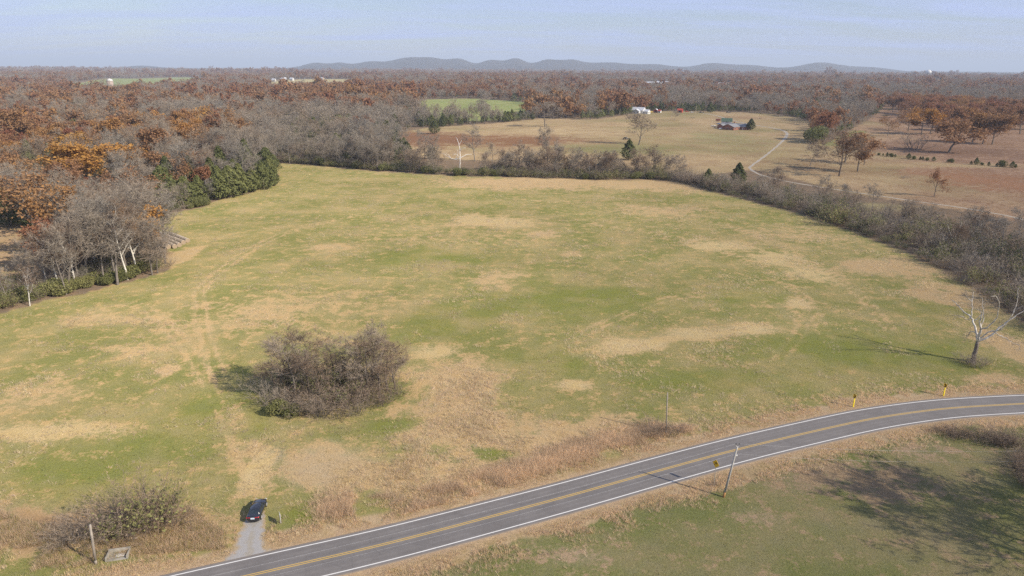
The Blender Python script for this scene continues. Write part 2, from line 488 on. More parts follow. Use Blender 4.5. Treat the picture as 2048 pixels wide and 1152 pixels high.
def zones(P):
    """two ground colours and their balance for each point, all in ground metres"""
    n = len(P)
    cg = np.tile((0.15, 0.115, 0.08), (n, 1)); ct = np.tile((0.21, 0.15, 0.10), (n, 1)); mx = np.full(n, 0.5)
    J = P + np.stack((fbm(P, 14, 3, 5) - 0.5, fbm(P, 14, 3, 9) - 0.5), 1) * 5.0

    def put(m, g, t, v):
        cg[m] = g; ct[m] = t; mx[m] = v
    me_ = inpoly(J, MEADOW)
    put(me_, (0.198, 0.194, 0.064), (0.420, 0.305, 0.160), 0.40)
    pa = inpoly(J, PASTURE)
    put(pa, (0.355, 0.265, 0.150), (0.235, 0.155, 0.095), 0.34)
    e_ = (P[:, 0] - 5 - 0.42 * P[:, 1]) / 90 + (fbm(P, 70, 4, 23) - 0.5) * 1.6
    wr = np.clip(e_, 0, 1)[:, None] * pa[:, None]
    cg = cg * (1 - wr) + np.array((0.325, 0.212, 0.135)) * wr
    ct = ct * (1 - wr) + np.array((0.205, 0.125, 0.083)) * wr
    mx = mx * (1 - wr[:, 0]) + 0.46 * wr[:, 0]
    right = pa & (e_ > .5)
    # olive part of the pasture round the lone trees, between the hedge and the house
    ov = pa & ~right
    g_ = np.clip(fbm(P, 60, 3, 21) * 2.2 - 0.75, 0, 1)
    cg[ov] = cg[ov] * (1 - 0.75 * g_[ov, None]) + np.array((0.185, 0.175, 0.075)) * 0.75 * g_[ov, None]
    put(inpoly(J, SMALL), (0.33, 0.225, 0.13), (0.23, 0.19, 0.10), 0.35)
    put(inpoly(P, F_GREEN), (0.19, 0.225, 0.085), (0.36, 0.30, 0.15), 0.28)
    put(inpoly(P, F_FAR), (0.17, 0.21, 0.09), (0.28, 0.24, 0.12), 0.3)
    put(inpoly(P, F_FAR2), (0.27, 0.25, 0.12), (0.42, 0.33, 0.19), 0.45)
    for c in CLEAR[3:]:
        put(inpoly(P, c), (0.30, 0.26, 0.17), (0.36, 0.30, 0.2), 0.5)
    put(inpoly(J, LAWN), (0.152, 0.160, 0.056), (0.32, 0.235, 0.15), 0.36)
    # green lane beside the wood, right of the house
    gl = dist_line(J, Gp([(1662, 290), (1690, 277), (1718, 262)])) < 7
    put(gl, (0.20, 0.205, 0.085), (0.27, 0.22, 0.11), 0.35)
    # straw verge along the road
    dr = dist_line(P, ROAD_C)
    w = 6.6 + (fbm(P, 9, 3, 31) - 0.5) * 5
    ve = (dr < w) & (P[:, 1] > 20)
    put(ve, (0.40, 0.295, 0.175), (0.27, 0.20, 0.10), 0.35)
    put((dr < 4.6) & (P[:, 1] > 20), (0.37, 0.26, 0.16), (0.42, 0.31, 0.19), 0.5)

    W1 = np.stack((fbm(P, 9, 3, 41) - 0.5, fbm(P, 9, 3, 45) - 0.5), 1)

    def patch(px, py, rx, ry, a, ang=0.0, gcol=None, tcol=None):
        c = G(px, py)
        sx = rx / FPX * math.hypot(math.hypot(*c), CAM_H)
        sy = max(abs(G(px, py + ry)[1] - G(px, py - ry)[1]) / 2, 1.0)
        D = P - c + W1 * min(sx, sy) * 1.3
        ca, sa = math.cos(ang), math.sin(ang)
        q = np.hypot((ca * D[:, 0] + sa * D[:, 1]) / sx, (-sa * D[:, 0] + ca * D[:, 1]) / sy)
        wgt = np.clip(1.25 - q, 0, 1); wgt = wgt * wgt * (3 - 2 * wgt)
        mx[:] = np.clip(mx + a * .72 * wgt, -0.2, 1.2)
        if tcol is not None:
            ct[:] = ct * (1 - wgt[:, None]) + np.array(tcol) * wgt[:, None]
        if gcol is not None:
            cg[:] = cg * (1 - wgt[:, None]) + np.array(gcol) * wgt[:, None]
    straw, rust, green = (0.45, 0.345, 0.175), (0.42, 0.30, 0.16), (0.185, 0.192, 0.055)
    for q in [(1270, 690, 75, 20, .75, .5, None, straw), (1400, 668, 90, 14, .6, .4, None, straw), (1500, 655, 60, 16, .6, .5, None, straw), (1592, 607, 36, 14, .8, 0, None, straw), (1150, 770, 42, 12, .7, 0, None, straw),
              (1440, 490, 80, 14, .45, -.3, None, straw), (1550, 515, 60, 16, .45, -.3, None, straw), (1620, 548, 60, 22, .4, 0, None, straw), (1080, 366, 230, 14, .55, 0, None, rust), (1330, 372, 120, 12, .5, 0, None, rust),
              (990, 440, 95, 14, .5, 0, None, straw), (1085, 470, 45, 8, .45), (1330, 420, 110, 16, .3), (640, 610, 260, 40, .16), (520, 640, 90, 40, .25), (660, 495, 60, 8, .4), (1140, 508, 22, 8, .4), (1000, 560, 60, 22, .35), (900, 470, 200, 50, .12),
              (1600, 470, 120, 26, .25), (1780, 535, 110, 26, .45, 0, None, rust), (1890, 590, 70, 30, .6, 0, None, rust), (2010, 690, 50, 50, .7, 0, None, rust), (1980, 755, 60, 14, .6, 0, None, rust),
              (905, 790, 130, 95, .62, 0, None, rust), (1010, 890, 190, 60, .5, 0, None, rust), (1200, 870, 130, 40, .45, 0, None, rust), (660, 935, 95, 60, .6, 0, (0.34, 0.275, 0.15), (0.40, 0.30, 0.175)), (830, 960, 160, 50, .5, 0, None, rust), (860, 700, 60, 18, .5, 0, None, straw),
              (335, 742, 26, 12, .8, 0, None, rust), (120, 862, 150, 22, .5, 0, None, straw), (60, 790, 90, 40, .3), (270, 700, 80, 18, .35), (210, 640, 120, 14, .3), (380, 660, 80, 24, .2), (700, 740, 200, 22, .2),
              (357, 515, 28, 26, .9, 0, (0.36, 0.26, 0.13), (0.38, 0.28, 0.15)), (520, 940, 30, 60, .7, 0, None, straw), (480, 900, 70, 40, .2), (60, 1060, 170, 60, .65, 0, None, (0.30, 0.20, 0.115)), (330, 1050, 150, 50, .6, 0, None, (0.30, 0.20, 0.115)),
              (990, 908, 46, 16, -.7, 0, green), (880, 510, 160, 24, -.25, 0, green), (1130, 600, 220, 34, -.35, 0, green), (900, 640, 120, 40, -.25, 0, green), (1500, 590, 90, 20, -.3, 0, green), (440, 790, 60, 70, -.3, 0, green), (530, 820, 40, 60, -.5, 0, green), (790, 850, 70, 16, -.6, .3, green), (600, 1040, 50, 30, -.5, 0, green),
              (1740, 700, 220, 50, -.35, 0, green), (1100, 720, 80, 30, -.5, 0, green), (1450, 760, 220, 24, -.25, 0, green), (300, 880, 160, 60, -.1, 0, green), (150, 960, 160, 40, -.15, 0, green), (1880, 620, 60, 40, -.2, 0, green),
              (980, 281, 260, 14, .6, 0, None, (0.20, 0.11, 0.062)), (850, 275, 90, 16, .7, 0, None, (0.18, 0.10, 0.06)), (1150, 262, 150, 10, -.2, 0, (0.37, 0.28, 0.16)), (1250, 300, 120, 14, -.3, 0, (0.20, 0.185, 0.085)), (1450, 275, 90, 12, -.2, 0, (0.25, 0.22, 0.11)), (1480, 235, 60, 5, .4, 0, None, (0.26, 0.17, 0.10)),
              (1600, 330, 80, 20, .3, 0, None, (0.22, 0.15, 0.09)), (1960, 360, 120, 30, .4, 0, None, (0.27, 0.15, 0.088)), (1880, 300, 160, 20, .35, 0, None, (0.20, 0.125, 0.085)), (1720, 415, 120, 12, -.3, 0, (0.26, 0.22, 0.115)), (1900, 330, 140, 6, -.6, 0, (0.34, 0.25, 0.14)),
              (1700, 960, 180, 40, .55, 0, None, (0.27, 0.195, 0.12)), (1500, 1030, 60, 20, .3), (1850, 900, 90, 22, .3), (1130, 1110, 80, 30, .4)]:
        patch(*q)
    # faint wheel tracks worn into the hay meadow
    for tr_ in MOW:
        dd = dist_line(P, tr_)
        mx[:] += np.where(me_, .20 * np.exp(-((dd - 1.1) / .7) ** 2) - .10 * np.exp(-(dd / .5) ** 2), 0)
    # grey gravel showing through behind the parked car
    gr = np.clip(fbm(P, 5, 3, 55) * 3 - 1.5, 0, 1) * np.clip(1.3 - np.hypot((P[:, 0] - G(610, 915)[0]) / 6, (P[:, 1] - G(610, 915)[1]) / 5), 0, 1)
    cg = cg * (1 - gr[:, None]) + np.array((0.33, 0.30, 0.27)) * gr[:, None]
    return cg, ct, mx, me_


# far land: gently rolling beyond the farm, level up to it
def land_z(P):
    r = np.hypot(P[:, 0], P[:, 1])
    k = np.clip((r - 1500) / 3000, 0, 1)
    return k * ((fbm(P, 1500, 3, 61) - 0.55) * 46)


M_GROUND, N, L, out = new_mat('grassland')
aG = N.new('ShaderNodeAttribute'); aG.attribute_name = 'cg'
aT = N.new('ShaderNodeAttribute'); aT.attribute_name = 'ct'
aM = N.new('ShaderNodeAttribute'); aM.attribute_name = 'mx'
nb = noise_node(N, L, 0.06, 5, 0.6)
nm = noise_node(N, L, 0.30, 6, 0.68)
nf = noise_node(N, L, 1.5, 4, 0.7)
def _m(op, a, b):
    x = N.new('ShaderNodeMath'); x.operation = op
    for i, s in enumerate((a, b)):
        if isinstance(s, (int, float)): x.inputs[i].default_value = s
        else: L.new(s, x.inputs[i])
    return x.outputs[0]
# broad, soft drift from green to yellowed grass; then ragged dead clumps with firm edges, thicker where it is drier
drift = maprange(N, L, _m('ADD', _m('MULTIPLY', aM.outputs['Fac'], 0.7), _m('MULTIPLY', _m('SUBTRACT', nb, 0.5), 3.0)), 0.0, 1.0, 0.0, 0.72)
soft = mixc(N, L, drift, aG.outputs['Color'], aT.outputs['Color'])
thr = maprange(N, L, aM.outputs['Fac'], 0.0, 1.1, 0.735, 0.30)
clump_n = _m('ADD', _m('MULTIPLY', nm, 0.66), _m('MULTIPLY', nf, 0.34))
fac = maprange(N, L, _m('SUBTRACT', clump_n, thr), -0.065, 0.03, 0, 1)
cmix = mixc(N, L, fac, soft, aT.outputs['Color'])
n4 = noise_node(N, L, 2.8, 6, 0.85)
n5 = noise_node(N, L, 0.02, 3, 0.5)
hs = N.new('ShaderNodeHueSaturation')
L.new(_m('MULTIPLY', maprange(N, L, n4, 0.3, 0.7, 0.72, 1.28), maprange(N, L, n5, 0.3, 0.7, 0.92, 1.08)), hs.inputs['Value'])
L.new(maprange(N, L, nm, 0.3, 0.7, 0.9, 1.1), hs.inputs['Saturation'])
L.new(cmix, hs.inputs['Color'])
bs = N.new('ShaderNodeBsdfDiffuse')
bs.inputs['Roughness'].default_value = 0.6
L.new(hs.outputs[0], bs.inputs['Color'])
bp = N.new('ShaderNodeBump')
bp.inputs['Strength'].default_value = 0.55
bp.inputs['Distance'].default_value = 0.5
L.new(_m('ADD', n4, _m('MULTIPLY', nm, 0.8)), bp.inputs['Height'])
L.new(bp.outputs[0], bs.inputs['Normal'])
L.new(bs.outputs[0], out.inputs[0])

# one sheet of rings round the camera's foot, out to the horizon; the meadow is its own piece of the sheet
rad = np.r_[np.linspace(0.5, 55, 12), np.geomspace(58, 1400, 330), np.geomspace(1430, 60000, 70)]
ang = np.r_[np.linspace(R(-52), R(52), 330), np.linspace(R(58), R(302), 34)]
RR, AA = np.meshgrid(rad, ang, indexing='ij')
GP = np.stack((RR.ravel() * np.sin(AA.ravel()), RR.ravel() * np.cos(AA.ravel())), 1)
gz = land_z(GP)
cg, ct, mx, _ = zones(GP)
nr, na = len(rad), len(ang)
I, J_ = np.meshgrid(np.arange(nr - 1), np.arange(na), indexing='ij')
a_ = (I * na + J_).ravel(); b_ = (I * na + (J_ + 1) % na).ravel()
QF = np.stack((a_, b_, b_ + na, a_ + na), 1)
cen = GP[QF].mean(1)
inM = inpoly(cen, MEADOW)
inL = inpoly(cen, LAWN) & ~inM
inP = inpoly(cen, PASTURE) & ~inM & ~inL
for nm_, sel, lab in (('meadow', inM, 'olive green and tan hay meadow in the middle'), ('lawn', inL, 'short green pasture below the curving road'), ('pasture', inP, 'tan and rust brown pasture round the farmhouse'),
                      ('ground', ~(inM | inL | inP), 'brown forest floor and far fields out to the horizon')):
    F = QF[sel]
    u, inv = np.unique(F, return_inverse=True)
    me = tri_mesh(nm_, np.c_[GP[u], gz[u]], inv.reshape(F.shape), M_GROUND, {'cg': cg[u], 'ct': ct[u], 'mx': mx[u]}, smooth=True)
    tag(ob(nm_, me), lab, 'ground', kind='structure')


# ------------------------------------------------------------------ road, markings, driveway, farm lane
def ribbon(c, off0, off1, z, mat, name, parent=None, extra=None, nl=1):
    t = np.gradient(c, axis=0); t /= np.linalg.norm(t, axis=1)[:, None]
    nn = np.stack((t[:, 1], -t[:, 0]), 1)
    o0 = np.broadcast_to(off0, (len(c),)); o1 = np.broadcast_to(off1, (len(c),))
    cols_ = []
    for k in range(nl + 1):
        o = o0 + (o1 - o0) * k / nl
        p = c + nn * o[:, None]
        cols_.append(np.c_[p, np.full(len(c), z)])
    V = np.stack(cols_, 1).reshape(-1, 3)
    m = nl + 1
    i, j = np.meshgrid(np.arange(len(c) - 1), np.arange(nl), indexing='ij')
    a = (i * m + j).ravel()
    F = np.stack((a, a + 1, a + m + 1, a + m), 1)
    lat = np.tile(np.linspace(-1, 1, m), len(c))
    s = np.r_[0, np.cumsum(np.linalg.norm(np.diff(c, axis=0), axis=1))]
    me = tri_mesh(name, V, F[:, ::-1], mat, {'lat': lat, 'run': np.repeat(s, m)})
    return ob(name, me, parent)


M_ASPH, N, L, out = new_mat('worn_asphalt')
al = N.new('ShaderNodeAttribute'); al.attribute_name = 'lat'
ab_ = _m('ABSOLUTE', al.outputs['Fac'], 0)
tr = _m('ABSOLUTE', _m('SUBTRACT', ab_, 0.47), 0)                 # distance from the middle of a lane
tracks = maprange(N, L, _m('ABSOLUTE', _m('SUBTRACT', tr, 0.23), 0), 0.02, 0.14, 1, 0)
n1 = noise_node(N, L, 0.25, 6, 0.65)
n2 = noise_node(N, L, 9.0, 4, 0.8)
n3 = noise_node(N, L, 1.2, 5, 0.7)
base = mixc(N, L, maprange(N, L, n1, 0.3, 0.7, 0, 1), (0.150, 0.137, 0.127), (0.195, 0.178, 0.164))
base = mixc(N, L, _m('MULTIPLY', tracks, 0.35), base, (0.120, 0.110, 0.104))
oil = maprange(N, L, tr, 0.0, 0.10, 0.35, 0)
base = mixc(N, L, oil, base, (0.125, 0.115, 0.108))
base = mixc(N, L, maprange(N, L, ab_, 0.945, 1.0, 0.0, 0.6), base, (0.25, 0.19, 0.13))
vo = N.new('ShaderNodeTexVoronoi'); vo.feature = 'DISTANCE_TO_EDGE'; vo.inputs['Scale'].default_value = 0.16
wv = N.new('ShaderNodeMixRGB'); wv.blend_type = 'ADD'; wv.inputs[0].default_value = 0.9
tcv = N.new('ShaderNodeTexCoord'); L.new(tcv.outputs['Object'], wv.inputs[1])
nw = N.new('ShaderNodeTexNoise'); nw.inputs['Scale'].default_value = 0.6; nw.inputs['Detail'].default_value = 5; L.new(tcv.outputs['Object'], nw.inputs['Vector']); L.new(nw.outputs['Color'], wv.inputs[2])
L.new(wv.outputs[0], vo.inputs['Vector'])
crack = maprange(N, L, vo.outputs['Distance'], 0.004, 0.014, 0.14, 0)
base = mixc(N, L, crack, base, (0.06, 0.056, 0.054))
seam = maprange(N, L, _m('ABSOLUTE', _m('ADD', al.outputs['Fac'], _m('MULTIPLY', _m('SUBTRACT', n1, 0.5), 0.05)), 0), 0.0, 0.012, 0.5, 0)
base = mixc(N, L, seam, base, (0.07, 0.065, 0.062))
hs = N.new('ShaderNodeHueSaturation')
L.new(_m('MULTIPLY', maprange(N, L, n2, 0.25, 0.75, 0.86, 1.14), maprange(N, L, n3, 0.3, 0.7, 0.94, 1.06)), hs.inputs['Value'])
L.new(base, hs.inputs['Color'])
pb = N.new('ShaderNodeBsdfPrincipled')
L.new(hs.outputs[0], pb.inputs['Base Color'])
pb.inputs['Roughness'].default_value = 0.85
pb.inputs['Specular IOR Level'].default_value = 0.3
L.new(pb.outputs[0], out.inputs[0])


def mat_paint(name, rgb, worn):
    m, N, L, out = new_mat(name)
    n = noise_node(N, L, 3.5, 6, 0.75)
    c = mixc(N, L, maprange(N, L, n, 0.55, 0.75, 0, worn), rgb, (0.17, 0.155, 0.14))
    b = N.new('ShaderNodeBsdfPrincipled')
    L.new(c, b.inputs['Base Color'])
    b.inputs['Roughness'].default_value = 0.7
    L.new(b.outputs[0], out.inputs[0])
    return m


M_WHITE_PAINT = mat_paint('white_road_paint', (0.68, 0.66, 0.61), 0.7)
M_YELLOW_PAINT = mat_paint('yellow_road_paint', (0.52, 0.34, 0.085), 0.5)
road = ribbon(ROAD_C, -3.72, 3.72, 0.05, M_ASPH, 'road', nl=24)
tag(road, 'grey two-lane asphalt road curving up to the right', 'road', kind='structure')
skirt = ribbon(ROAD_C, -3.72, -3.75, 0.05, M_ASPH, 'road_side', road)
for s_ in (-1, 1):
    # the asphalt's edge falls to the verge
    t_ = np.gradient(ROAD_C, axis=0); t_ /= np.linalg.norm(t_, axis=1)[:, None]
    n_ = np.stack((t_[:, 1], -t_[:, 0]), 1)
    top = np.c_[ROAD_C + n_ * s_ * 3.721, np.full(len(ROAD_C), 0.049)]
    bot = np.c_[ROAD_C + n_ * s_ * 3.9, np.full(len(ROAD_C), -0.02)]
    V = np.stack((top, bot), 1).reshape(-1, 3)
    a = np.arange(len(ROAD_C) - 1) * 2
    Fq = np.stack((a, a + 1, a + 3, a + 2), 1)
    ob('road_edge', tri_mesh('road_edge', V, Fq if s_ < 0 else Fq[:, ::-1], M_ASPH, {'lat': np.ones(len(V))}), road)
    ribbon(ROAD_C, s_ * 3.2 - 0.08, s_ * 3.2 + 0.08, 0.055, M_WHITE_PAINT, 'edge_line', road)
    ribbon(ROAD_C, s_ * 0.15 - 0.07, s_ * 0.15 + 0.07, 0.055, M_YELLOW_PAINT, 'centre_line', road)
bpy.data.objects.remove(skirt)

M_GRAVEL = None
def mat_gravel(name, rgb):
    m, N, L, out = new_mat(name)
    n = noise_node(N, L, 7.0, 6, 0.85)
    n2 = noise_node(N, L, 0.5, 5, 0.65)
    al = N.new('ShaderNodeAttribute'); al.attribute_name = 'lat'
    x = N.new('ShaderNodeMath'); x.operation = 'ABSOLUTE'; L.new(al.outputs['Fac'], x.inputs[0])
    y = N.new('ShaderNodeMath'); y.operation = 'ADD'; L.new(x.outputs[0], y.inputs[0])
    L.new(maprange(N, L, n2, 0.25, 0.75, -0.45, 0.45), y.inputs[1])
    edge = maprange(N, L, y.outputs[0], 0.6, 1.0, 0, 1)
    mid = maprange(N, L, y.outputs[0], 0.02, 0.2, 0.5, 0)
    c = mixc(N, L, edge, rgb, (0.36, 0.27, 0.16))
    c = mixc(N, L, mid, c, (0.30, 0.255, 0.18))
    hs = N.new('ShaderNodeHueSaturation')
    L.new(maprange(N, L, n, 0.25, 0.75, 0.7, 1.3), hs.inputs['Value'])
    L.new(c, hs.inputs['Color'])
    b = N.new('ShaderNodeBsdfDiffuse')
    L.new(hs.outputs[0], b.inputs[0])
    bp = N.new('ShaderNodeBump'); bp.inputs['Strength'].default_value = 0.4; bp.inputs['Distance'].default_value = 0.1
    L.new(n, bp.inputs['Height']); L.new(bp.outputs[0], b.inputs['Normal'])
    L.new(b.outputs[0], out.inputs[0])
    return m


M_GRAVEL = mat_gravel('pale_gravel', (0.33, 0.315, 0.295))
dw = spline(Gp([(496, 1121), (498, 1100), (501, 1075), (507, 1050), (514, 1028), (519, 1012)]), 40)
wl_ = np.interp(np.linspace(0, 1, 40), [0, .1, .25, .5, .75, 1], [3.4, 2.7, 2.0, 1.7, 1.3, 0.5]) * (1 + 0.08 * np.sin(np.arange(40) * 1.7))
tag(ribbon(dw, -wl_, wl_, 0.022, M_GRAVEL, 'gravel_driveway', nl=10), 'short grey gravel drive under the parked black car', 'driveway', kind='structure')
LANE = spline(Gp([(1405, 226), (1435, 232), (1470, 242), (1510, 250), (1545, 256), (1568, 262), (1574, 270), (1562, 285), (1545, 300), (1522, 318), (1505, 330), (1500, 337), (1520, 349), (1570, 362), (1640, 374), (1720, 386), (1820, 401), (1920, 415), (1990, 427), (2050, 440), (2200, 480)]), 220)
_lw = np.interp(np.arange(220), [0, 100, 118, 219], [1.6, 1.7, .95, .95])
tag(ribbon(LANE, -_lw + 0.2 * np.sin(np.arange(220) * .9), _lw + 0.2 * np.sin(np.arange(220) * 1.3), 0.03, mat_gravel('lane_gravel', (0.33, 0.30, 0.26)), 'gravel_lane', nl=8), 'pale gravel farm lane winding from the brick house past the hedgerow', 'lane', kind='structure')

# ------------------------------------------------------------------ far hills
def hill_line(x):
    """skyline height of the hills above the level horizon, in pixels, along the photograph"""
    pk = [(340, 55, 5.0), (660, 40, 7.5), (705, 30, 6), (760, 45, 8), (830, 60, 15), (880, 45, 12), (925, 35, 13), (985, 40, 12), (1030, 35, 16), (1085, 40, 13), (1130, 45, 12), (1200, 80, 8), (1290, 60, 6), (1390, 55, 8.5), (1460, 60, 5), (1590, 70, 12), (1680, 70, 6)]
    return sum(h * np.exp(-((x - c) / (w * .66)) ** 2) * .95 for c, w, h in pk) + 6.0 / (1 + np.exp(-(x - 640) / 45)) / (1 + np.exp((x - 1640) / 60)) + 1.5


M_HILL, N, L, out = new_mat('wooded_hillside')
n1 = noise_node(N, L, 0.004, 6, 0.7)
n2 = noise_node(N, L, 0.03, 5, 0.75)
c = mixc(N, L, maprange(N, L, n1, 0.35, 0.65, 0, 1), (0.075, 0.06, 0.05), (0.12, 0.08, 0.055))
c = mixc(N, L, maprange(N, L, n2, 0.3, 0.7, 0.0, 0.7), c, (0.045, 0.045, 0.035))
b = N.new('ShaderNodeBsdfDiffuse'); L.new(c, b.inputs[0])
bp = N.new('ShaderNodeBump'); bp.inputs['Strength'].default_value = 1.0; bp.inputs['Distance'].default_value = 25
L.new(n2, bp.inputs['Height']); L.new(bp.outputs[0], b.inputs['Normal'])
L.new(b.outputs[0], out.inputs[0])
NX, NY, D0, DC, D1 = 420, 46, 9000.0, 12500.0, 17000.0
hx = np.linspace(-150, 2200, NX); hd = np.linspace(D0, D1, NY)
HX, HD = np.meshgrid(hx, hd, indexing='ij')
az = np.arctan((HX - 1024) / FPX / _cp * 0.985)
HP = np.stack((HD * np.tan(az), HD), -1).reshape(-1, 2)
prof = np.where(HD < DC, np.clip((HD - D0) / (DC - D0), 0, 1), np.clip((D1 - HD) / (D1 - DC), 0, 1))
prof = prof * prof * (3 - 2 * prof)
hh = hill_line(HX + (fbm(HP, 2500, 3, 71).reshape(HX.shape) - 0.5) * 60 * (1 - prof))
HZ = prof * (hh / FPX * DC * 1.02 + 10) + (fbm(HP, 900, 4, 75).reshape(HX.shape) - 0.5) * 50 * prof - 12 * (1 - prof)
V = np.c_[HP, HZ.ravel()]
i, j = np.meshgrid(np.arange(NX - 1), np.arange(NY - 1), indexing='ij')
a = (i * NY + j).ravel()
tag(ob('hills', tri_mesh('hills', V, np.stack((a, a + NY, a + NY + 1, a + 1), 1), M_HILL, smooth=True)), 'low blue wooded hills along the horizon', 'hills', kind='structure')

# ------------------------------------------------------------------ air
hz, N, L, out = new_mat('thin_haze')
pv = N.new('ShaderNodeVolumePrincipled')
pv.inputs['Color'].default_value = (0.74, 0.85, 1.0, 1)
pv.inputs['Density'].default_value = 8.0e-5
pv.inputs['Anisotropy'].default_value = 0.0
L.new(pv.outputs[0], out.inputs['Volume'])
haze = MB().box((0, 0, 190), (124000, 124000, 450)).build('haze', hz)
tag(haze, 'thin pale blue haze over the whole valley', 'haze', kind='stuff')
# ------------------------------------------------------------------ plant generators (each returns wood and foliage meshes)
def unit(v):
    return v / (np.linalg.norm(v) + 1e-9)


class Plant:
    def __init__(self, seed):
        self.r = np.random.default_rng(seed)
        self.seg = []            # p0, p1, r0, r1, level
        self.tw = []             # twig triangles: base, tip, width
        self.tips = []

    def branch(self, p, d, ln, rad, lv, spec):
        r = self.r
        nseg = spec['nseg'][lv]
        ch = spec['kids'][lv] if lv < len(spec['kids']) else 0
        pts = [p]
        dd = d
        for i in range(nseg):
            dd = unit(dd + r.normal(0, spec['wob'][lv], 3) + np.array((0, 0, spec['up'][lv])))
            q = pts[-1] + dd * ln / nseg
            t0, t1 = i / nseg, (i + 1) / nseg
            self.seg.append((pts[-1], q, rad * (1 - spec['taper'] * t0), rad * (1 - spec['taper'] * t1), lv))
            pts.append(q)
        if lv == len(spec['kids']) - 1 or ch == 0:
            self.tips.append((pts[-1], dd))
        lo = spec['from'][lv]
        for k in range(ch):
            t = lo + (1 - lo) * (k + r.random()) / ch
            x = min(t * nseg, nseg - 1e-6)
            i = int(x)
            b = pts[i] + (pts[i + 1] - pts[i]) * (x - i)
            ax = unit(pts[i + 1] - pts[i])
            s = unit(np.cross(ax, r.normal(0, 1, 3)))
            a = R(r.uniform(*spec['ang'][lv]))
            nd = unit(ax * math.cos(a) + s * math.sin(a))
            if nd[2] < -0.15: nd[2] *= -0.5
            l2 = ln * spec['len'][lv] * r.uniform(0.7, 1.2) * (1.15 - 0.5 * t)
            if lv + 1 < len(spec['nseg']):
                self.branch(b, nd, l2, rad * (1 - spec['taper'] * t) * spec['rr'], lv + 1, spec)
            else:
                self.tw.append((b, b + (nd + r.normal(0, .15, 3)) * l2, spec['tw']))

    def wood(self, min_r=0.0):
        V, F = [], []
        n = 0
        for p0, p1, r0, r1, lv in self.seg:
            k = (8, 5, 3, 3, 3)[min(lv, 4)]
            d = unit(p1 - p0)
            u = unit(np.cross(d, (0.3, 0.9, 0.2) if abs(d[2]) > .9 else (0, 0, 1)))
            w = np.cross(d, u)
            a = np.arange(k) * 2 * math.pi / k
            cs = np.cos(a)[:, None] * u + np.sin(a)[:, None] * w
            V += [p0 + cs * r0, p1 + cs * r1]
            i = np.arange(k); j = (i + 1) % k
            F += [np.stack((n + i, n + j, n + k + j), 1), np.stack((n + i, n + k + j, n + k + i), 1)]
            n += 2 * k
        return np.vstack(V), np.vstack(F)

    def twigs(self):
        T = self.tw
        b = np.array([t[0] for t in T]); e = np.array([t[1] for t in T]); w = np.array([t[2] for t in T])
        d = e - b
        s = np.cross(d, self.r.normal(0, 1, (len(T), 3)))
        s /= np.linalg.norm(s, axis=1)[:, None] + 1e-9
        V = np.stack((b - s * w[:, None] / 2, b + s * w[:, None] / 2, e), 1).reshape(-1, 3)
        return V, np.arange(len(V)).reshape(-1, 3)


def leaf_tris(r, C, size, up=0.3, out=None):
    """one triangle per centre, random facing with a lean to the sky"""
    n = len(C)
    nrm = r.normal(0, 1, (n, 3))
    nrm /= np.linalg.norm(nrm, axis=1)[:, None]
    nrm[:, 2] += up
    if out is not None: nrm += out
    nrm /= np.linalg.norm(nrm, axis=1)[:, None]
    u = np.cross(nrm, r.normal(0, 1, (n, 3))); u /= np.linalg.norm(u, axis=1)[:, None] + 1e-9
    w = np.cross(nrm, u)
    s = (size * r.uniform(0.6, 1.35, n))[:, None]
    V = np.stack((C + u * s * .65, C - u * s * .4 + w * s * .55, C - u * s * .4 - w * s * .55), 1).reshape(-1, 3)
    return V, np.arange(len(V)).reshape(-1, 3)


def join(*VF):
    V, F, n = [], [], 0
    for v, f in VF:
        V.append(v); F.append(f + n); n += len(v)
    return np.vstack(V), np.vstack(F)


def bare_tree(seed, H=16, vase=0.5, far=False, wide=1.0, heavy=1.0):
    p = Plant(seed)
    r = p.r
    fw = 2.6 if far else heavy
    spec = dict(nseg=[6, 4, 3, 2], kids=[10, 6, 5, 7 if not far else 3], wob=[.06, .16, .2, .25], up=[.02, .10, .06, .02], taper=.8, ang=[(28, 58), (30, 60), (30, 65), (20, 60)],
                len=[.52 * wide, .5, .52, .75], rr=.55, tw=.05 * fw)
    spec['from'] = [.28, .25, .2, .15]
    p.branch(np.zeros(3), np.array((r.normal(0, .04), r.normal(0, .04), 1.0)), H * .80, H * .0155, 0, spec)
    V, F = p.wood()
    if far:
        k = [s for s in p.seg if s[4] < 2]; p.seg = k
        V, F = p.wood()
    # fine outer spray on every tip
    m = 7 if not far else 2
    for q, d in p.tips:
        for _ in range(m):
            e = unit(d + r.normal(0, .55, 3) + np.array((0, 0, .2)))
            p.tw.append((q, q + e * r.uniform(.6, 1.5), .045 * fw))
    if not far:
        return (V, F), p.twigs()
    return (V, F), p.twigs()


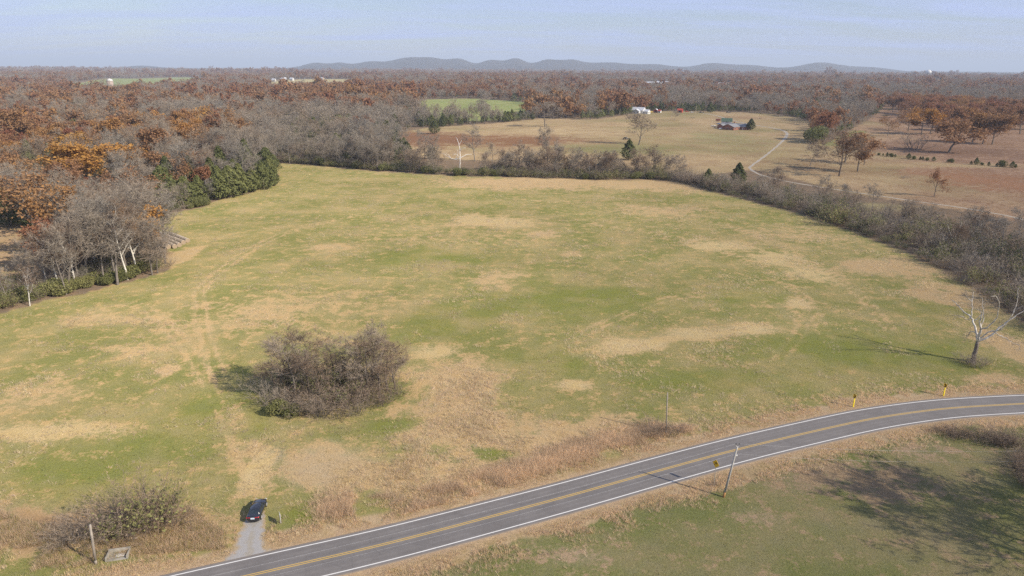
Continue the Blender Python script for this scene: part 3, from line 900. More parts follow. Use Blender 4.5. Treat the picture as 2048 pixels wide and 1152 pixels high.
def autumn_tree(seed, H=16, far=False, dens=1.0, wide=1.15):
    p = Plant(seed)
    r = p.r
    spec = dict(nseg=[5, 4, 3], kids=[10, 6, 5], wob=[.07, .16, .2], up=[.02, .07, .04], taper=.78, ang=[(35, 70), (30, 60), (25, 65)], len=[.50 * wide, .5, .5], rr=.55, tw=.06)
    spec['from'] = [.26, .25, .2]
    p.branch(np.zeros(3), np.array((r.normal(0, .04), r.normal(0, .04), 1.0)), H * .76, H * .017, 0, spec)
    tips = np.array([t[0] for t in p.tips] + [t[1] for t in p.tw])
    if far:
        p.seg = [s for s in p.seg if s[4] < 1]
        C = tips[r.integers(0, len(tips), int(420 * dens))] + r.normal(0, .55, (int(420 * dens), 3))
        lf = leaf_tris(r, C, np.full(len(C), 1.15), .4)
    else:
        k = int(15 * dens)
        C = (tips[:, None] + r.normal(0, .6, (len(tips), k, 3))).reshape(-1, 3)
        keep = r.random(len(C)) < np.clip(.35 + 1.2 * fbm(C[:, :2] + C[:, 2:3] * .7, 2.2, 2, seed), .1, 1)
        C = C[keep]
        lf = leaf_tris(r, C, np.full(len(C), .46), .35)
    return p.wood(), (join(lf, p.twigs()) if not far else lf)


def cedar_tree(seed, H=10, fat=.26, far=False):
    r = np.random.default_rng(seed)
    n = 420 if far else 3600
    t = r.random(n) ** .75
    z = H * (.06 + .94 * t)
    ph = r.uniform(0, 2 * math.pi, n)
    lob = 1 + .22 * np.sin(ph * 5 + t * 17 + seed) + .16 * np.sin(ph * 3 - t * 29)
    prof = np.clip(np.minimum((1 - t) * 1.5 + .05, .35 + t * 3.2), 0, 1) ** .85
    rad_ = H * fat * prof * lob * r.uniform(.55, 1.0, n) ** .5
    C = np.stack((rad_ * np.cos(ph), rad_ * np.sin(ph), z), 1)
    out = np.stack((np.cos(ph), np.sin(ph), np.full(n, .5)), 1) * .8
    lf = leaf_tris(r, C, np.full(n, .85 if far else .34) * H / 10, .2, out)
    p = Plant(seed)
    p.seg = [(np.array((0, 0, 0.)), np.array((0, 0, H * .5)), H * .016, H * .01, 0), (np.array((0, 0, H * .5)), np.array((0, 0, H * .93)), H * .01, H * .003, 0)]
    return p.wood(), lf


def brush(seed, H=4.5, stems=22, spread=.75, leafy=0.0):
    p = Plant(seed)
    r = p.r
    spec = dict(nseg=[4, 3], kids=[6, 5], wob=[.14, .22], up=[.03, .03], taper=.85, ang=[(18, 50), (20, 60)], len=[.48, .55], rr=.5, tw=.04)
    spec['from'] = [.2, .15]
    for k in range(stems):
        a = r.uniform(0, 2 * math.pi); rr = r.random() ** .5 * H * .28
        tilt = r.uniform(.05, spread) * (0.4 + rr / (H * .28))
        d = unit(np.array((math.cos(a) * tilt, math.sin(a) * tilt, 1)))
        p.branch(np.array((math.cos(a) * rr, math.sin(a) * rr, -.05)), d, H * r.uniform(.6, 1.05), .035, 0, spec)
    tips = np.array([t[1] for t in p.tw])
    fol = p.twigs()
    if leafy:
        m = int(len(tips) * leafy)
        C = tips[r.integers(0, len(tips), m)] * r.uniform(.6, 1, (m, 1)) + r.normal(0, .25, (m, 3))
        C[:, 2] = np.abs(C[:, 2]) + .05
        lf = leaf_tris(r, C, np.full(m, .22), .3)
        return p.wood(), fol, lf
    return p.wood(), fol, None


def leafy_shrub(seed, H=4.0, n=3200):
    r = np.random.default_rng(seed)
    lobes = [(r.normal(0, H * .28, 2), r.uniform(.35, .62) * H, r.uniform(.28, .5) * H) for _ in range(8)]
    C = []
    for xy, zc, rr in lobes:
        m = n // 8
        d = r.normal(0, 1, (m, 3)); d /= np.linalg.norm(d, axis=1)[:, None]
        q = d * rr * r.uniform(.55, 1.05, (m, 1)) ** .6
        q[:, 2] *= .9
        C.append(q + np.array((xy[0], xy[1], zc)))
    C = np.vstack(C); C = C[C[:, 2] > .02]
    lf = leaf_tris(r, C, np.full(len(C), .24), .45)
    p = Plant(seed)
    for k in range(10):
        a = r.uniform(0, 6.28); d = unit(np.array((math.cos(a) * .5, math.sin(a) * .5, 1)))
        p.branch(np.zeros(3), d, H * .75, .04, 0, {'nseg': [3], 'kids': [5], 'wob': [.12], 'up': [.03], 'taper': .8, 'ang': [(20, 50)], 'len': [.5], 'rr': .5, 'tw': .05, 'from': [.3]})
    return join(p.wood(), p.twigs()), lf


# ------------------------------------------------------------------ plant library
LIB = {}
def reg(kind, wood, fol, wm, fm):
    LIB.setdefault(kind, []).append((tri_mesh(kind + '_wood', *wood, wm), tri_mesh(kind + '_foliage', *fol, fm)))


def both(kind, wood, fol, wm, fm):
    """wood and foliage in one mesh, for plants too small in view to show their parts"""
    V, F = join(wood, fol)
    me = tri_mesh(kind, V, F, [wm, fm])
    mi = np.zeros(len(F), np.int32); mi[len(wood[1]):] = 1
    me.polygons.foreach_set('material_index', mi)
    LIB.setdefault(kind, []).append(me)


for s in range(6):
    w_, f_ = bare_tree(100 + s, 16, wide=(1.0, 1.2, .85, 1.1, .95, 1.25)[s]); reg('bare', w_, f_, M_BARK, M_TWIG)
for s in range(5):
    w_, f_ = autumn_tree(200 + s, 15, dens=(1.0, .8, 1.1, .6, .9)[s], wide=(1.15, 1.3, 1.0, 1.2, 1.1)[s]); reg('autumn', w_, f_, M_BARK, M_OAK)
for s in range(3):
    w_, f_ = autumn_tree(220 + s, 15, dens=.28, wide=1.2); reg('thin', w_, f_, M_BARK, M_OAK)
for s in range(4):
    w_, f_ = cedar_tree(300 + s, 10, (.26, .33, .22, .38)[s]); reg('cedar', w_, f_, M_DARKBARK, M_CEDAR)
for s in range(3):
    w_, f_ = bare_tree(150 + s, 16, wide=1.45, heavy=1.9); reg('lone', w_, f_, M_BARK, M_TWIG)
for s in range(4):
    w_, f_ = bare_tree(400 + s, 16, far=True, wide=1.1); both('bare_far', w_, f_, M_BARK, M_TWIG)
for s in range(4):
    w_, f_ = autumn_tree(420 + s, 15, far=True, dens=(1, .8, 1.2, .55)[s]); both('autumn_far', w_, f_, M_BARK, M_OAK)
for s in range(2):
    w_, f_ = cedar_tree(440 + s, 10, (.3, .4)[s], far=True); both('cedar_far', w_, f_, M_DARKBARK, M_CEDAR)
for s in range(4):
    w_, f_, l_ = brush(500 + s, 4.6, 20, .8); both('brush', w_, f_, M_BARK, M_TWIG)
for s in range(3):
    w_, f_, l_ = brush(520 + s, 4.2, 18, .7, leafy=1.3); both('leafbrush', join(w_, f_), l_, M_TWIG, M_GREEN)
for s in range(3):
    w_, f_ = leafy_shrub(540 + s, 3.6); both('shrub', w_, f_, M_TWIG, M_GREEN)

COUNT = {}
def plant(kind, x, y, h, label, group, name=None, var=None, tint=None, rz=None, cat='tree', wide=1.0, z=0.0):
    """one tree or shrub as a thing of its own"""
    lib = LIB[kind]
    k = int(rng.integers(len(lib))) if var is None else var % len(lib)
    tint = float(rng.random()) if tint is None else float(tint)
    rz = float(rng.uniform(0, 6.28)) if rz is None else rz
    base = {'lone': 16, 'bare': 16, 'autumn': 15, 'thin': 15, 'cedar': 10, 'brush': 4.6, 'leafbrush': 4.2, 'shrub': 3.6, 'bare_far': 16, 'autumn_far': 15, 'cedar_far': 10}[kind]
    s = h / base
    nm = name or {'lone': 'bare_tree', 'bare': 'bare_tree', 'autumn': 'autumn_tree', 'thin': 'autumn_tree', 'cedar': 'cedar_tree', 'brush': 'bare_shrub', 'leafbrush': 'leafy_shrub', 'shrub': 'leafy_shrub'}[kind]
    sc_ = (s * wide, s * wide, s)
    if isinstance(lib[k], tuple):
        e = ob(nm, None, loc=(x, y, z), rz=rz, scale=sc_)
        for part, me in zip(('trunk', 'crown'), lib[k]):
            c = ob(part, me, e)
            c['tint'] = tint
        tag(e, label, cat, group)
        return e
    o = ob(nm, lib[k], loc=(x, y, z), rz=rz, scale=sc_)
    o['tint'] = tint
    tag(o, label, cat, group)
    return o


# ------------------------------------------------------------------ woodland
OPEN = [MEADOW, PASTURE, SMALL, STRIP, GROVE_GAP] + CLEAR


def in_wood(P):
    m = np.ones(len(P), bool)
    for o in OPEN:
        m &= ~inpoly(P, o)
    r = np.hypot(P[:, 0], P[:, 1])
    m &= ~((P[:, 0] > -40) & (P[:, 1] < 0.62 * np.abs(P[:, 0]) + 360) & (P[:, 0] > 60))      # hedge, lane and lawn on the right
    m &= ~((P[:, 1] < 175) & (P[:, 0] > -400))
    m &= dist_line(P, LANE) > 6
    return m


def grid_pts(r0, r1, sp, jit=.45, amax=R(50)):
    n = int(2 * r1 * math.sin(amax) / sp) + 2
    xs = np.arange(-r1 * math.sin(amax), r1 * math.sin(amax), sp)
    ys = np.arange(0, r1, sp * .87)
    X, Y = np.meshgrid(xs, ys)
    X = X + (np.arange(len(ys)) % 2)[:, None] * sp / 2
    P = np.stack((X.ravel(), Y.ravel()), 1)
    r = np.hypot(*P.T)
    P = P[(r > r0) & (r < r1) & (np.abs(np.arctan2(P[:, 0], P[:, 1])) < amax)]
    return P + rng.normal(0, jit * sp * .6, P.shape)


# crowns that stand out of the left wood: pixel of the foot, height, tint, kind, width
FEAT = [(150, 385, 20, .82, 'autumn', 1.25), (250, 372, 19, .78, 'autumn', 1.1), (330, 378, 16, .45, 'autumn', .8), (165, 330, 17, .92, 'autumn', 1.2), (395, 318, 17, .52, 'autumn', 1.2), (413, 392, 12, .22, 'autumn', .75),
        (272, 295, 15, .85, 'autumn', 1.0), (10, 350, 16, .7, 'autumn', 1.2), (100, 318, 13, .42, 'thin', 1.0), (192, 412, 7, .02, 'autumn', 1.0), (85, 470, 19, .5, 'thin', 1.1), (290, 420, 15, .4, 'thin', 1.0), (360, 398, 14, .45, 'thin', .9), (60, 400, 17, .55, 'thin', 1.2), (215, 425, 13, .38, 'thin', 1.0)]
FEATG = np.array([G(f[0], f[1]) for f in FEAT])
FP, FK, FS, FT, FL = [], [], [], [], []      # far woodland points: place, mesh index, scale, tint
INDIV = []
FARSET = ['bare_far', 'autumn_far', 'cedar_far', 'bare', 'autumn', 'cedar', 'thin', 'brush', 'leafbrush']
for r0, r1, sp, sc0 in ((150, 520, 7.6, 1.0), (520, 1150, 9.0, 1.0), (1150, 2500, 12, 1.15), (2500, 5000, 20, 1.35), (5000, 9500, 42, 2.0)):
    P = grid_pts(r0, r1, sp)
    P = P[in_wood(P)]
    u, v = px_of(P[:, 0], P[:, 1])
    P = P[(u > -160) & (u < 2210)]
    r = np.hypot(*P.T)
    a = np.arctan2(P[:, 0], P[:, 1])
    oak = fbm(P, 75, 3, 81) * .6 + fbm(P, 420, 2, 85) * .55 - .03
    # more leaves still on the trees far out and on the left; the hollow behind the meadow is mostly bare
    bias = np.where(a < R(-8), .0, -.03) + np.clip((r - 900) / 4000, 0, .02)
    hollow = (a > R(-21)) & (a < R(9)) & (r < 820)
    bias = np.where(hollow, -.34, bias)
    q = oak + bias + rng.normal(0, .11, len(P))
    ced = fbm(P, 55, 3, 91) + rng.normal(0, .06, len(P)) + np.where((a > R(-18)) & (a < R(-4)) & (r > 560) & (r < 760), .13, 0)
    kind = np.where(q > np.where(r < 1000, .60, .585), 1, 0)
    kind = np.where((ced > .655) & (r < 3000), 2, kind)
    h = np.where(kind == 0, rng.normal(14, 3.0, len(P)), np.where(kind == 1, rng.normal(14.5, 3.0, len(P)), rng.normal(8.5, 1.5, len(P))))
    h *= np.clip(.86 + .35 * (fbm(P, 120, 2, 95) - .4), .7, 1.2)
    tint = np.clip(fbm(P, 160, 2, 99) * .5 + .18 + rng.normal(0, .2, len(P)), 0, .88)
    tint = np.where(kind == 1, np.where(r > 800, tint * .5 + .16, tint), tint)
    h = h * np.clip(rng.lognormal(0, .13, len(P)), .6, 1.45)
    h = np.where((fbm(P, 38, 2, 103) < .27) & (r > 430), h * .25, h)
    near = (r < 470) & (P[:, 0] < 0)
    kind = np.where((r < 290) & (kind == 2), 0, kind)
    kind = np.where(near & (kind == 1) & (rng.random(len(P)) > .16), 0, kind)
    h = h * np.where(near, 1.25, np.where(r < 1200, 1.2, 1.1)) * np.where(kind == 1, 1.08, 1.0)
    for fg, ft in zip(FEATG, FEAT):
        d = fg / np.linalg.norm(fg)
        D = P - fg
        al, ac = D @ d, np.abs(D @ np.array((d[1], -d[0])))
        h = np.where((al < 3) & (al > -34) & (ac < 9), h * .5, h)
        h = np.where(np.hypot(al, ac) < 7.5, 0, h)
    for i in range(len(P)):
        if h[i] < 1: continue
        if r[i] < 1150:
            INDIV.append((r[i], int(kind[i]), P[i], h[i], tint[i]))
        else:
            FP.append(P[i]); FK.append(int(kind[i])); FS.append(h[i] / (16, 15, 10)[kind[i]] * sc0); FT.append(tint[i])

INDIV.sort(key=lambda t: t[0])
_cnt = [0, 0, 0]
WHERE = [('woodland beside the small tan field', lambda x, y: x < -0.5 * y and y < 330), ('front of the left woodland', lambda x, y: x < 0 and y < 430),
         ('middle of the left woodland', lambda x, y: x < -0.12 * y and y < 620), ('deep left woodland below the far green field', lambda x, y: x < -0.12 * y),
         ('wood behind the hedge at the back of the meadow', lambda x, y: x < 0.12 * y), ('wood behind the farm on the right', lambda x, y: True)]
KN = ('bare grey tree in the %s', 'rusty autumn oak in the %s', 'dark green cedar in the %s')
for r_, k, p, h, t in INDIV:
    u, v = px_of(p[0], p[1])
    if _cnt[k] < (150, 200, 120)[k] and -40 < u < 2090:
        _cnt[k] += 1
        w = next(n for n, f in WHERE if f(p[0], p[1]))
        kk = ('bare', 'autumn', 'cedar')[k]
        if k == 1 and rng.random() < .3: kk = 'thin'
        plant(kk, p[0], p[1], h, KN[k] % w, KN[k].split(' in ')[0].replace('tree', 'trees').replace('oak', 'oaks').replace('cedar', 'cedars') + ' of the ' + w, tint=t, wide=rng.uniform(1.05, 1.4) if k < 2 else 1.2)
    elif r_ < 560:
        FP.append(p); FK.append(3 + k); FS.append(h / (16, 15, 10)[k]); FT.append(t)
    else:
        FP.append(p); FK.append(k); FS.append(h / (16, 15, 10)[k]); FT.append(t)
# undergrowth along the wood's front
FP = np.array(FP); FK = np.array(FK); FS = np.array(FS); FT = np.array(FT)

FZ = land_z(FP)
protos = bpy.data.collections.new('woodland_kinds')
idx_of = {}
names = []
for gi, g in enumerate(FARSET):
    for vi, me in enumerate(LIB[g]):
        if isinstance(me, tuple):
            # one mesh with both materials for the mass of the wood
            bmj = bmesh.new()
            bmj.from_mesh(me[0]); n0 = len(bmj.faces)
            bmj.from_mesh(me[1])
            bmj.faces.ensure_lookup_table()
            for f in bmj.faces[n0:]: f.material_index = 1
            m2 = bpy.data.meshes.new(g); bmj.to_mesh(m2); bmj.free()
            m2.materials.append(me[0].materials[0]); m2.materials.append(me[1].materials[0])
        else:
            m2 = me
        o = bpy.data.objects.new('k%02d_%d' % (gi, vi), m2)
        protos.objects.link(o)
        idx_of[(gi, vi)] = len(names); names.append(o.name)


def mass(name, P, Z, K, S, T, label, cat):
    VI = np.array([idx_of[(int(k), int(rng.integers(len(LIB[FARSET[int(k)]]))))] for k in K], np.int32)
    me = bpy.data.meshes.new(name)
    me.vertices.add(len(P))
    me.vertices.foreach_set('co', np.c_[P, Z].astype(np.float32).ravel())
    for nm_, ty, arr in (('vi', 'INT', VI), ('rz', 'FLOAT', rng.uniform(0, 6.28, len(P)).astype(np.float32)), ('sz', 'FLOAT', S.astype(np.float32)), ('tint', 'FLOAT', T.astype(np.float32))):
        a = me.attributes.new(nm_, ty, 'POINT')
        a.data.foreach_set('value', arr)
    o = ob(name, me)
    ng = bpy.data.node_groups.new(name, 'GeometryNodeTree')
    ng.interface.new_socket('Geometry', in_out='INPUT', socket_type='NodeSocketGeometry')
    ng.interface.new_socket('Geometry', in_out='OUTPUT', socket_type='NodeSocketGeometry')
    n, l = ng.nodes, ng.links
    gi, go = n.new('NodeGroupInput'), n.new('NodeGroupOutput')
    ci = n.new('GeometryNodeCollectionInfo')
    ci.inputs['Collection'].default_value = protos
    ci.inputs['Separate Children'].default_value = True
    ci.inputs['Reset Children'].default_value = True
    ip = n.new('GeometryNodeInstanceOnPoints')
    ip.inputs['Pick Instance'].default_value = True
    m2p = n.new('GeometryNodeMeshToPoints')
    l.new(gi.outputs[0], m2p.inputs['Mesh'])
    l.new(m2p.outputs[0], ip.inputs['Points'])
    l.new(ci.outputs[0], ip.inputs['Instance'])

    def na_(nm_, ty):
        x = n.new('GeometryNodeInputNamedAttribute'); x.data_type = ty; x.inputs['Name'].default_value = nm_
        return x.outputs['Attribute']
    l.new(na_('vi', 'INT'), ip.inputs['Instance Index'])
    cx = n.new('ShaderNodeCombineXYZ'); l.new(na_('rz', 'FLOAT'), cx.inputs['Z'])
    er = n.new('FunctionNodeEulerToRotation'); l.new(cx.outputs[0], er.inputs[0])
    l.new(er.outputs[0], ip.inputs['Rotation'])
    cs = n.new('ShaderNodeCombineXYZ')
    for k in range(3): l.new(na_('sz', 'FLOAT'), cs.inputs[k])
    l.new(cs.outputs[0], ip.inputs['Scale'])
    l.new(ip.outputs[0], go.inputs[0])
    md = o.modifiers.new('wood', 'NODES'); md.node_group = ng
    tag(o, label, cat, kind='stuff')
    return o


mass('woodland', FP, FZ, FK, FS, FT, 'far mixed autumn woodland stretching to the horizon', 'woodland')
print('INDIV', _cnt, 'FAR', len(FP))
# ------------------------------------------------------------------ trees and shrubs that can be told apart
def at(px, py): return G(px, py)


# orange and rust crowns standing out of the left wood (pixel of the foot, height, tint, kind)
FLAB = ['large golden orange oak, foremost of the left woodland', 'broad orange oak right of the golden oak in the left woodland', 'slim dull orange oak behind the cedars of the left wood', 'pale golden oak behind the large golden oak', 'round rusty oak above the cedars at the wood corner', 'small salmon red maple in front of the cedars', 'yellow orange oak deep in the left woodland', 'orange oak at the left edge of the frame', 'pinkish brown half-bare tree in the left woodland', 'small bright red sapling in the left woodland', 'pale tan half-bare tree behind the grove of pale trunks', 'brown half-bare oak behind the hay bales', 'russet half-bare oak between the cedars', 'ragged orange brown oak at the left of the wood', 'low rusty oak above the hay bales']
for (px, py, h, t, kd, wd), lab in zip(FEAT, FLAB):
    p = at(px, py)
    plant(kd, p[0], p[1], h * 1.2, lab, 'leafy oaks standing out of the left woodland', tint=t, wide=wd * 1.35)
# cedars on the corner of the left wood
for i, (px, py, h, t, wd) in enumerate([(548, 372, 9, .35, 1.25), (528, 378, 11, .45, 1.3), (505, 384, 12, .55, 1.3), (482, 390, 11, .6, 1.35), (462, 394, 10, .55, 1.3), (440, 399, 11, .5, 1.2), (515, 366, 13, .3, 1.2), (470, 376, 13, .35, 1.2), (495, 356, 14, .2, 1.1), (425, 384, 13, .25, 1.1),
                                          (400, 404, 9, .5, 1.2), (372, 410, 10, .45, 1.2), (352, 414, 9, .6, 1.3), (330, 412, 12, .3, 1.1), (385, 388, 13, .2, 1.0), (445, 372, 14, .25, 1.1), (340, 395, 14, .2, 1.0), (20, 452, 12, .05, 1.2), (55, 455, 11, .1, 1.2), (535, 352, 11, .2, 1.2)]):
    p = at(px, py)
    plant('cedar', p[0], p[1], h * rng.uniform(1.0, 1.5), 'green cedar in the dense row at the corner of the left woodland', 'cedars at the corner of the left woodland', tint=min(1, t + .12), wide=wd)
# the grove of tall pale-stemmed bare trees at the left edge of the meadow
for i, (px, py, h) in enumerate([(232, 560, 23), (255, 560, 22), (210, 568, 21), (275, 548, 21), (180, 560, 20), (150, 575, 18), (133, 590, 17), (120, 580, 18), (240, 530, 22), (190, 530, 20), (265, 515, 20), (220, 505, 20), (165, 515, 18), (275, 530, 17), (70, 590, 14), (95, 575, 15), (20, 610, 10), (60, 612, 11)]):
    p = at(px, py)
    plant('bare', p[0], p[1], h, ('tall pale-stemmed bare tree in the grove left of the meadow' if h > 15 else 'short bare tree at the left end of the meadow grove'), 'bare trees of the grove left of the meadow', tint=(.05, 1.1, .3, 1.1)[i % 4], wide=.85)


def scatter_strip(edge, depth0, depth1, n, kinds, hs, label, group, away=None, cat='shrub', tint=(0, 1)):
    """plants along a pixel line, set back from it by depth0..depth1 metres"""
    L_ = spline(Gp(edge), 200)
    t = np.gradient(L_, axis=0); t /= np.linalg.norm(t, axis=1)[:, None]
    nn = np.stack((-t[:, 1], t[:, 0]), 1)
    s = np.r_[0, np.cumsum(np.linalg.norm(np.diff(L_, axis=0), axis=1))]
    for i in range(n):
        j = np.searchsorted(s, s[-1] * (i + rng.random()) / n)
        j = min(j, 199)
        f = j / 199
        d0 = depth0 if np.isscalar(depth0) else np.interp(f, np.linspace(0, 1, len(depth0)), depth0)
        d1 = depth1 if np.isscalar(depth1) else np.interp(f, np.linspace(0, 1, len(depth1)), depth1)
        p = L_[j] + nn[j] * rng.uniform(d0, d1)
        k = kinds[int(rng.integers(len(kinds)))]
        if 'back hedge' in group and hs[1] > 6 and 878 < px_of(p[0], p[1])[0] < 962: continue
        plant(k, p[0], p[1], rng.uniform(*hs), label, group, cat=cat, tint=rng.uniform(*tint), wide=rng.uniform(.9, 1.25))


LEFT_EDGE = [(-60, 640), (0, 622), (100, 596), (200, 574), (270, 556), (330, 540)]
scatter_strip(LEFT_EDGE, 0.5, 5, 34, ['shrub', 'shrub', 'leafbrush'], (2.6, 4.4), 'green leafy shrub at the foot of the left grove, beside the meadow', 'green shrubs at the foot of the left grove', tint=(.3, 1))
scatter_strip(LEFT_EDGE, 3, 16, 40, ['brush', 'brush', 'leafbrush'], (3.2, 5.5), 'bare brown undergrowth shrub under the left grove', 'undergrowth of the left grove')
for px, py, h in [(318, 530, 5), (300, 534, 5.5), (338, 532, 4.2), (285, 540, 6)]:
    p = at(px, py)
    plant('brush' if px > 300 else 'leafbrush', p[0], p[1], h * .85, 'rounded brown thicket beside the hay bale rows', 'thicket by the hay bales', cat='shrub', tint=.5)
p = at(190, 560); plant('shrub', p[0], p[1], 3, 'small orange-leaved sapling under the left grove', None, cat='shrub', tint=.9)
scatter_strip([(300, 434), (345, 425), (415, 409), (425, 400), (500, 384), (545, 370)], .5, 4, 30, ['shrub', 'leafbrush', 'shrub'], (2.5, 4.5), 'green shrub at the foot of the cedars beside the meadow', 'green shrubs along the cedar edge', tint=(.1, .8))
# back hedge of the meadow
BACK = [(548, 325), (620, 330), (700, 337), (800, 345), (900, 350), (1000, 354), (1100, 357), (1200, 360), (1300, 359), (1340, 362)]
scatter_strip(BACK, 0.5, 5, 64, ['shrub', 'leafbrush', 'leafbrush'], (3.0, 5.2), 'olive green shrub in the hedge at the back of the meadow', 'green shrubs of the back hedge', tint=(.1, .9))
scatter_strip(BACK, 4, 22, 60, ['brush', 'brush', 'leafbrush'], (4, 7), 'bare grey shrub in the hedge at the back of the meadow', 'bare shrubs of the back hedge')
scatter_strip(BACK[:6], 5, 28, 44, ['bare', 'lone'], (7, 14), 'bare grey tree in the back hedge, left of the white dead tree', 'bare trees of the back hedge left of the white tree', cat='tree')
scatter_strip(BACK[5:], 4, 20, 46, ['bare', 'lone'], (7, 14), 'bare grey-brown tree in the back hedge, right of the white dead tree', 'bare trees of the back hedge right of the white tree', cat='tree')
for px, py, h, lab in [(868, 348, 15, 'tall forked bare tree just left of the white dead tree'), (1110, 348, 14, 'broad bare tree in the middle of the back hedge'), (1060, 352, 13, 'bare tree with a rounded crown in the back hedge'), (1150, 352, 14, 'round grey bare tree right of the hedge middle'), (1310, 350, 12, 'bare tree at the right end of the back hedge'), (775, 335, 12, 'bare tree with a broken pale stem in the back hedge')]:
    p = at(px, py)
    plant('lone', p[0], p[1], h, lab, 'tallest trees of the back hedge', tint=.35, wide=.95)
# right hedgerow: a belt of brush that widens towards the right
HEDGE = [(1335, 360), (1400, 377), (1500, 401), (1600, 427), (1700, 461), (1800, 499), (1900, 549), (1960, 589), (2060, 648), (2160, 705)]
for h0, h1, nb_, dp, wh in ((0, 4, 45, [10, 16, 24], 'upper end of the right hedgerow, below the lane bend'), (3, 7, 60, [24, 30, 36], 'middle of the right hedgerow'), (6, 10, 45, [38, 36, 30], 'lower right end of the hedgerow, above the sycamore')):
    scatter_strip(HEDGE[h0:h1], 1, dp, nb_, ['brush', 'brush', 'brush', 'leafbrush'], (4.5, 8.0), 'grey-brown brush in the ' + wh, 'brush of the ' + wh, tint=(.2, .8))
scatter_strip(HEDGE, 0.3, 2.5, 60, ['leafbrush', 'brush'], (1.8, 3.2), 'low dull green bramble at the foot of the right hedgerow', 'brambles along the right hedgerow', tint=(0, .5))
scatter_strip(HEDGE[1:], 10, 40, 40, ['bare', 'lone'], (7, 11), 'small bare tree rising out of the right hedgerow', 'small trees of the right hedgerow', cat='tree')
for px, py, h, t, lab in [(1415, 372, 9, .5, 'pointed green cedar in the hedgerow below the farm lane bend'), (1475, 372, 12, .1, 'tall dull cedar in the hedgerow beside the lane bend')]:
    p = at(px, py); plant('cedar', p[0], p[1], h, lab, None, tint=t, wide=1.25)
L_ = spline(Gp(HEDGE), 200)
t_ = np.gradient(L_, axis=0); t_ /= np.linalg.norm(t_, axis=1)[:, None]
j_ = rng.integers(0, 200, 260)
dep = np.interp(j_ / 199, np.linspace(0, 1, 9), [10, 16, 24, 30, 34, 38, 40, 34, 30]) * rng.uniform(.1, 1.05, 260)
HQ = L_[j_] + np.stack((-t_[j_][:, 1], t_[j_][:, 0]), 1) * dep[:, None]
HQ = HQ[dist_line(HQ, LANE) > 5]
mass('hedgerow_brush', HQ, np.zeros(len(HQ)), np.where(rng.random(len(HQ)) < .8, 7, 8), rng.uniform(.9, 1.6, len(HQ)), rng.uniform(.1, .8, len(HQ)), 'tangle of lesser brush filling the right hedgerow', 'brush')
L_ = spline(Gp(BACK), 200)
t_ = np.gradient(L_, axis=0); t_ /= np.linalg.norm(t_, axis=1)[:, None]
j_ = rng.integers(0, 200, 240)
HQ = L_[j_] + np.stack((-t_[j_][:, 1], t_[j_][:, 0]), 1) * rng.uniform(2, 26, 240)[:, None]
HQ = HQ[np.abs(px_of(HQ[:, 0], HQ[:, 1])[0] - 920) > 40]
mass('hedge_brush', HQ, np.zeros(len(HQ)), np.where(rng.random(len(HQ)) < .75, 7, 8), rng.uniform(.8, 1.5, len(HQ)), rng.uniform(.1, .9, len(HQ)), 'tangle of lesser brush filling the back hedge of the meadow', 'brush')
# dark trees at the right end of the hedgerow
for px, py, h in [(2000, 510, 12), (2035, 515, 13), (1960, 495, 11), (2060, 540, 13), (1985, 490, 10), (2030, 490, 12)]:
    p = at(px, py); plant('bare', p[0], p[1], h, 'dark bare tree at the right end of the hedgerow', 'dark trees at the right end of the hedgerow', tint=.02, wide=1.1)
for px, py, h, t in [(1975, 520, 6, 0), (2010, 535, 7, .1), (2040, 545, 7, 0), (1945, 505, 6, 0), (2030, 520, 8, .05)]:
    p = at(px, py); plant('leafbrush', p[0], p[1], h, 'dark evergreen thicket at the right end of the hedgerow', 'dark thickets at the right end of the hedgerow', tint=t, wide=1.3, cat='shrub')
# cedars dotted through the wood left of the far green field
for i, (px, py) in enumerate([(470, 262), (500, 258), (520, 256), (545, 262), (590, 264), (600, 268), (640, 262), (655, 268), (690, 262), (700, 258), (720, 260), (745, 262), (768, 262), (790, 256), (815, 254), (840, 252), (620, 256), (670, 254), (720, 250), (760, 250)]):
    p = at(px + rng.normal(0, 3), py + rng.normal(0, 2))
    plant('cedar', p[0], p[1], rng.uniform(11, 15), 'dark cedar dotted in the grey wood left of the far green field', 'cedars left of the far green field', tint=rng.uniform(.1, .5), wide=1.3)
# low trees between the far green field and the brown pasture
for i in range(34):
    px = 775 + 300 * (i + rng.random()) / 34
    py = np.interp(px, [775, 850, 1000, 1080], [262, 253, 245, 238]) + rng.uniform(-4, 2)
    p = at(px, py)
    kd = ('bare', 'bare', 'cedar', 'bare', 'leafbrush')[i % 5]
    plant(kd, p[0], p[1], rng.uniform(8, 11.5) if kd != 'leafbrush' else 5, ('dark cedar' if kd == 'cedar' else 'bare grey tree' if kd == 'bare' else 'olive shrub') + ' in the tree row below the far green field', 'tree row below the far green field', tint=rng.uniform(0, .5), wide=1.2, cat='shrub' if kd == 'leafbrush' else 'tree')
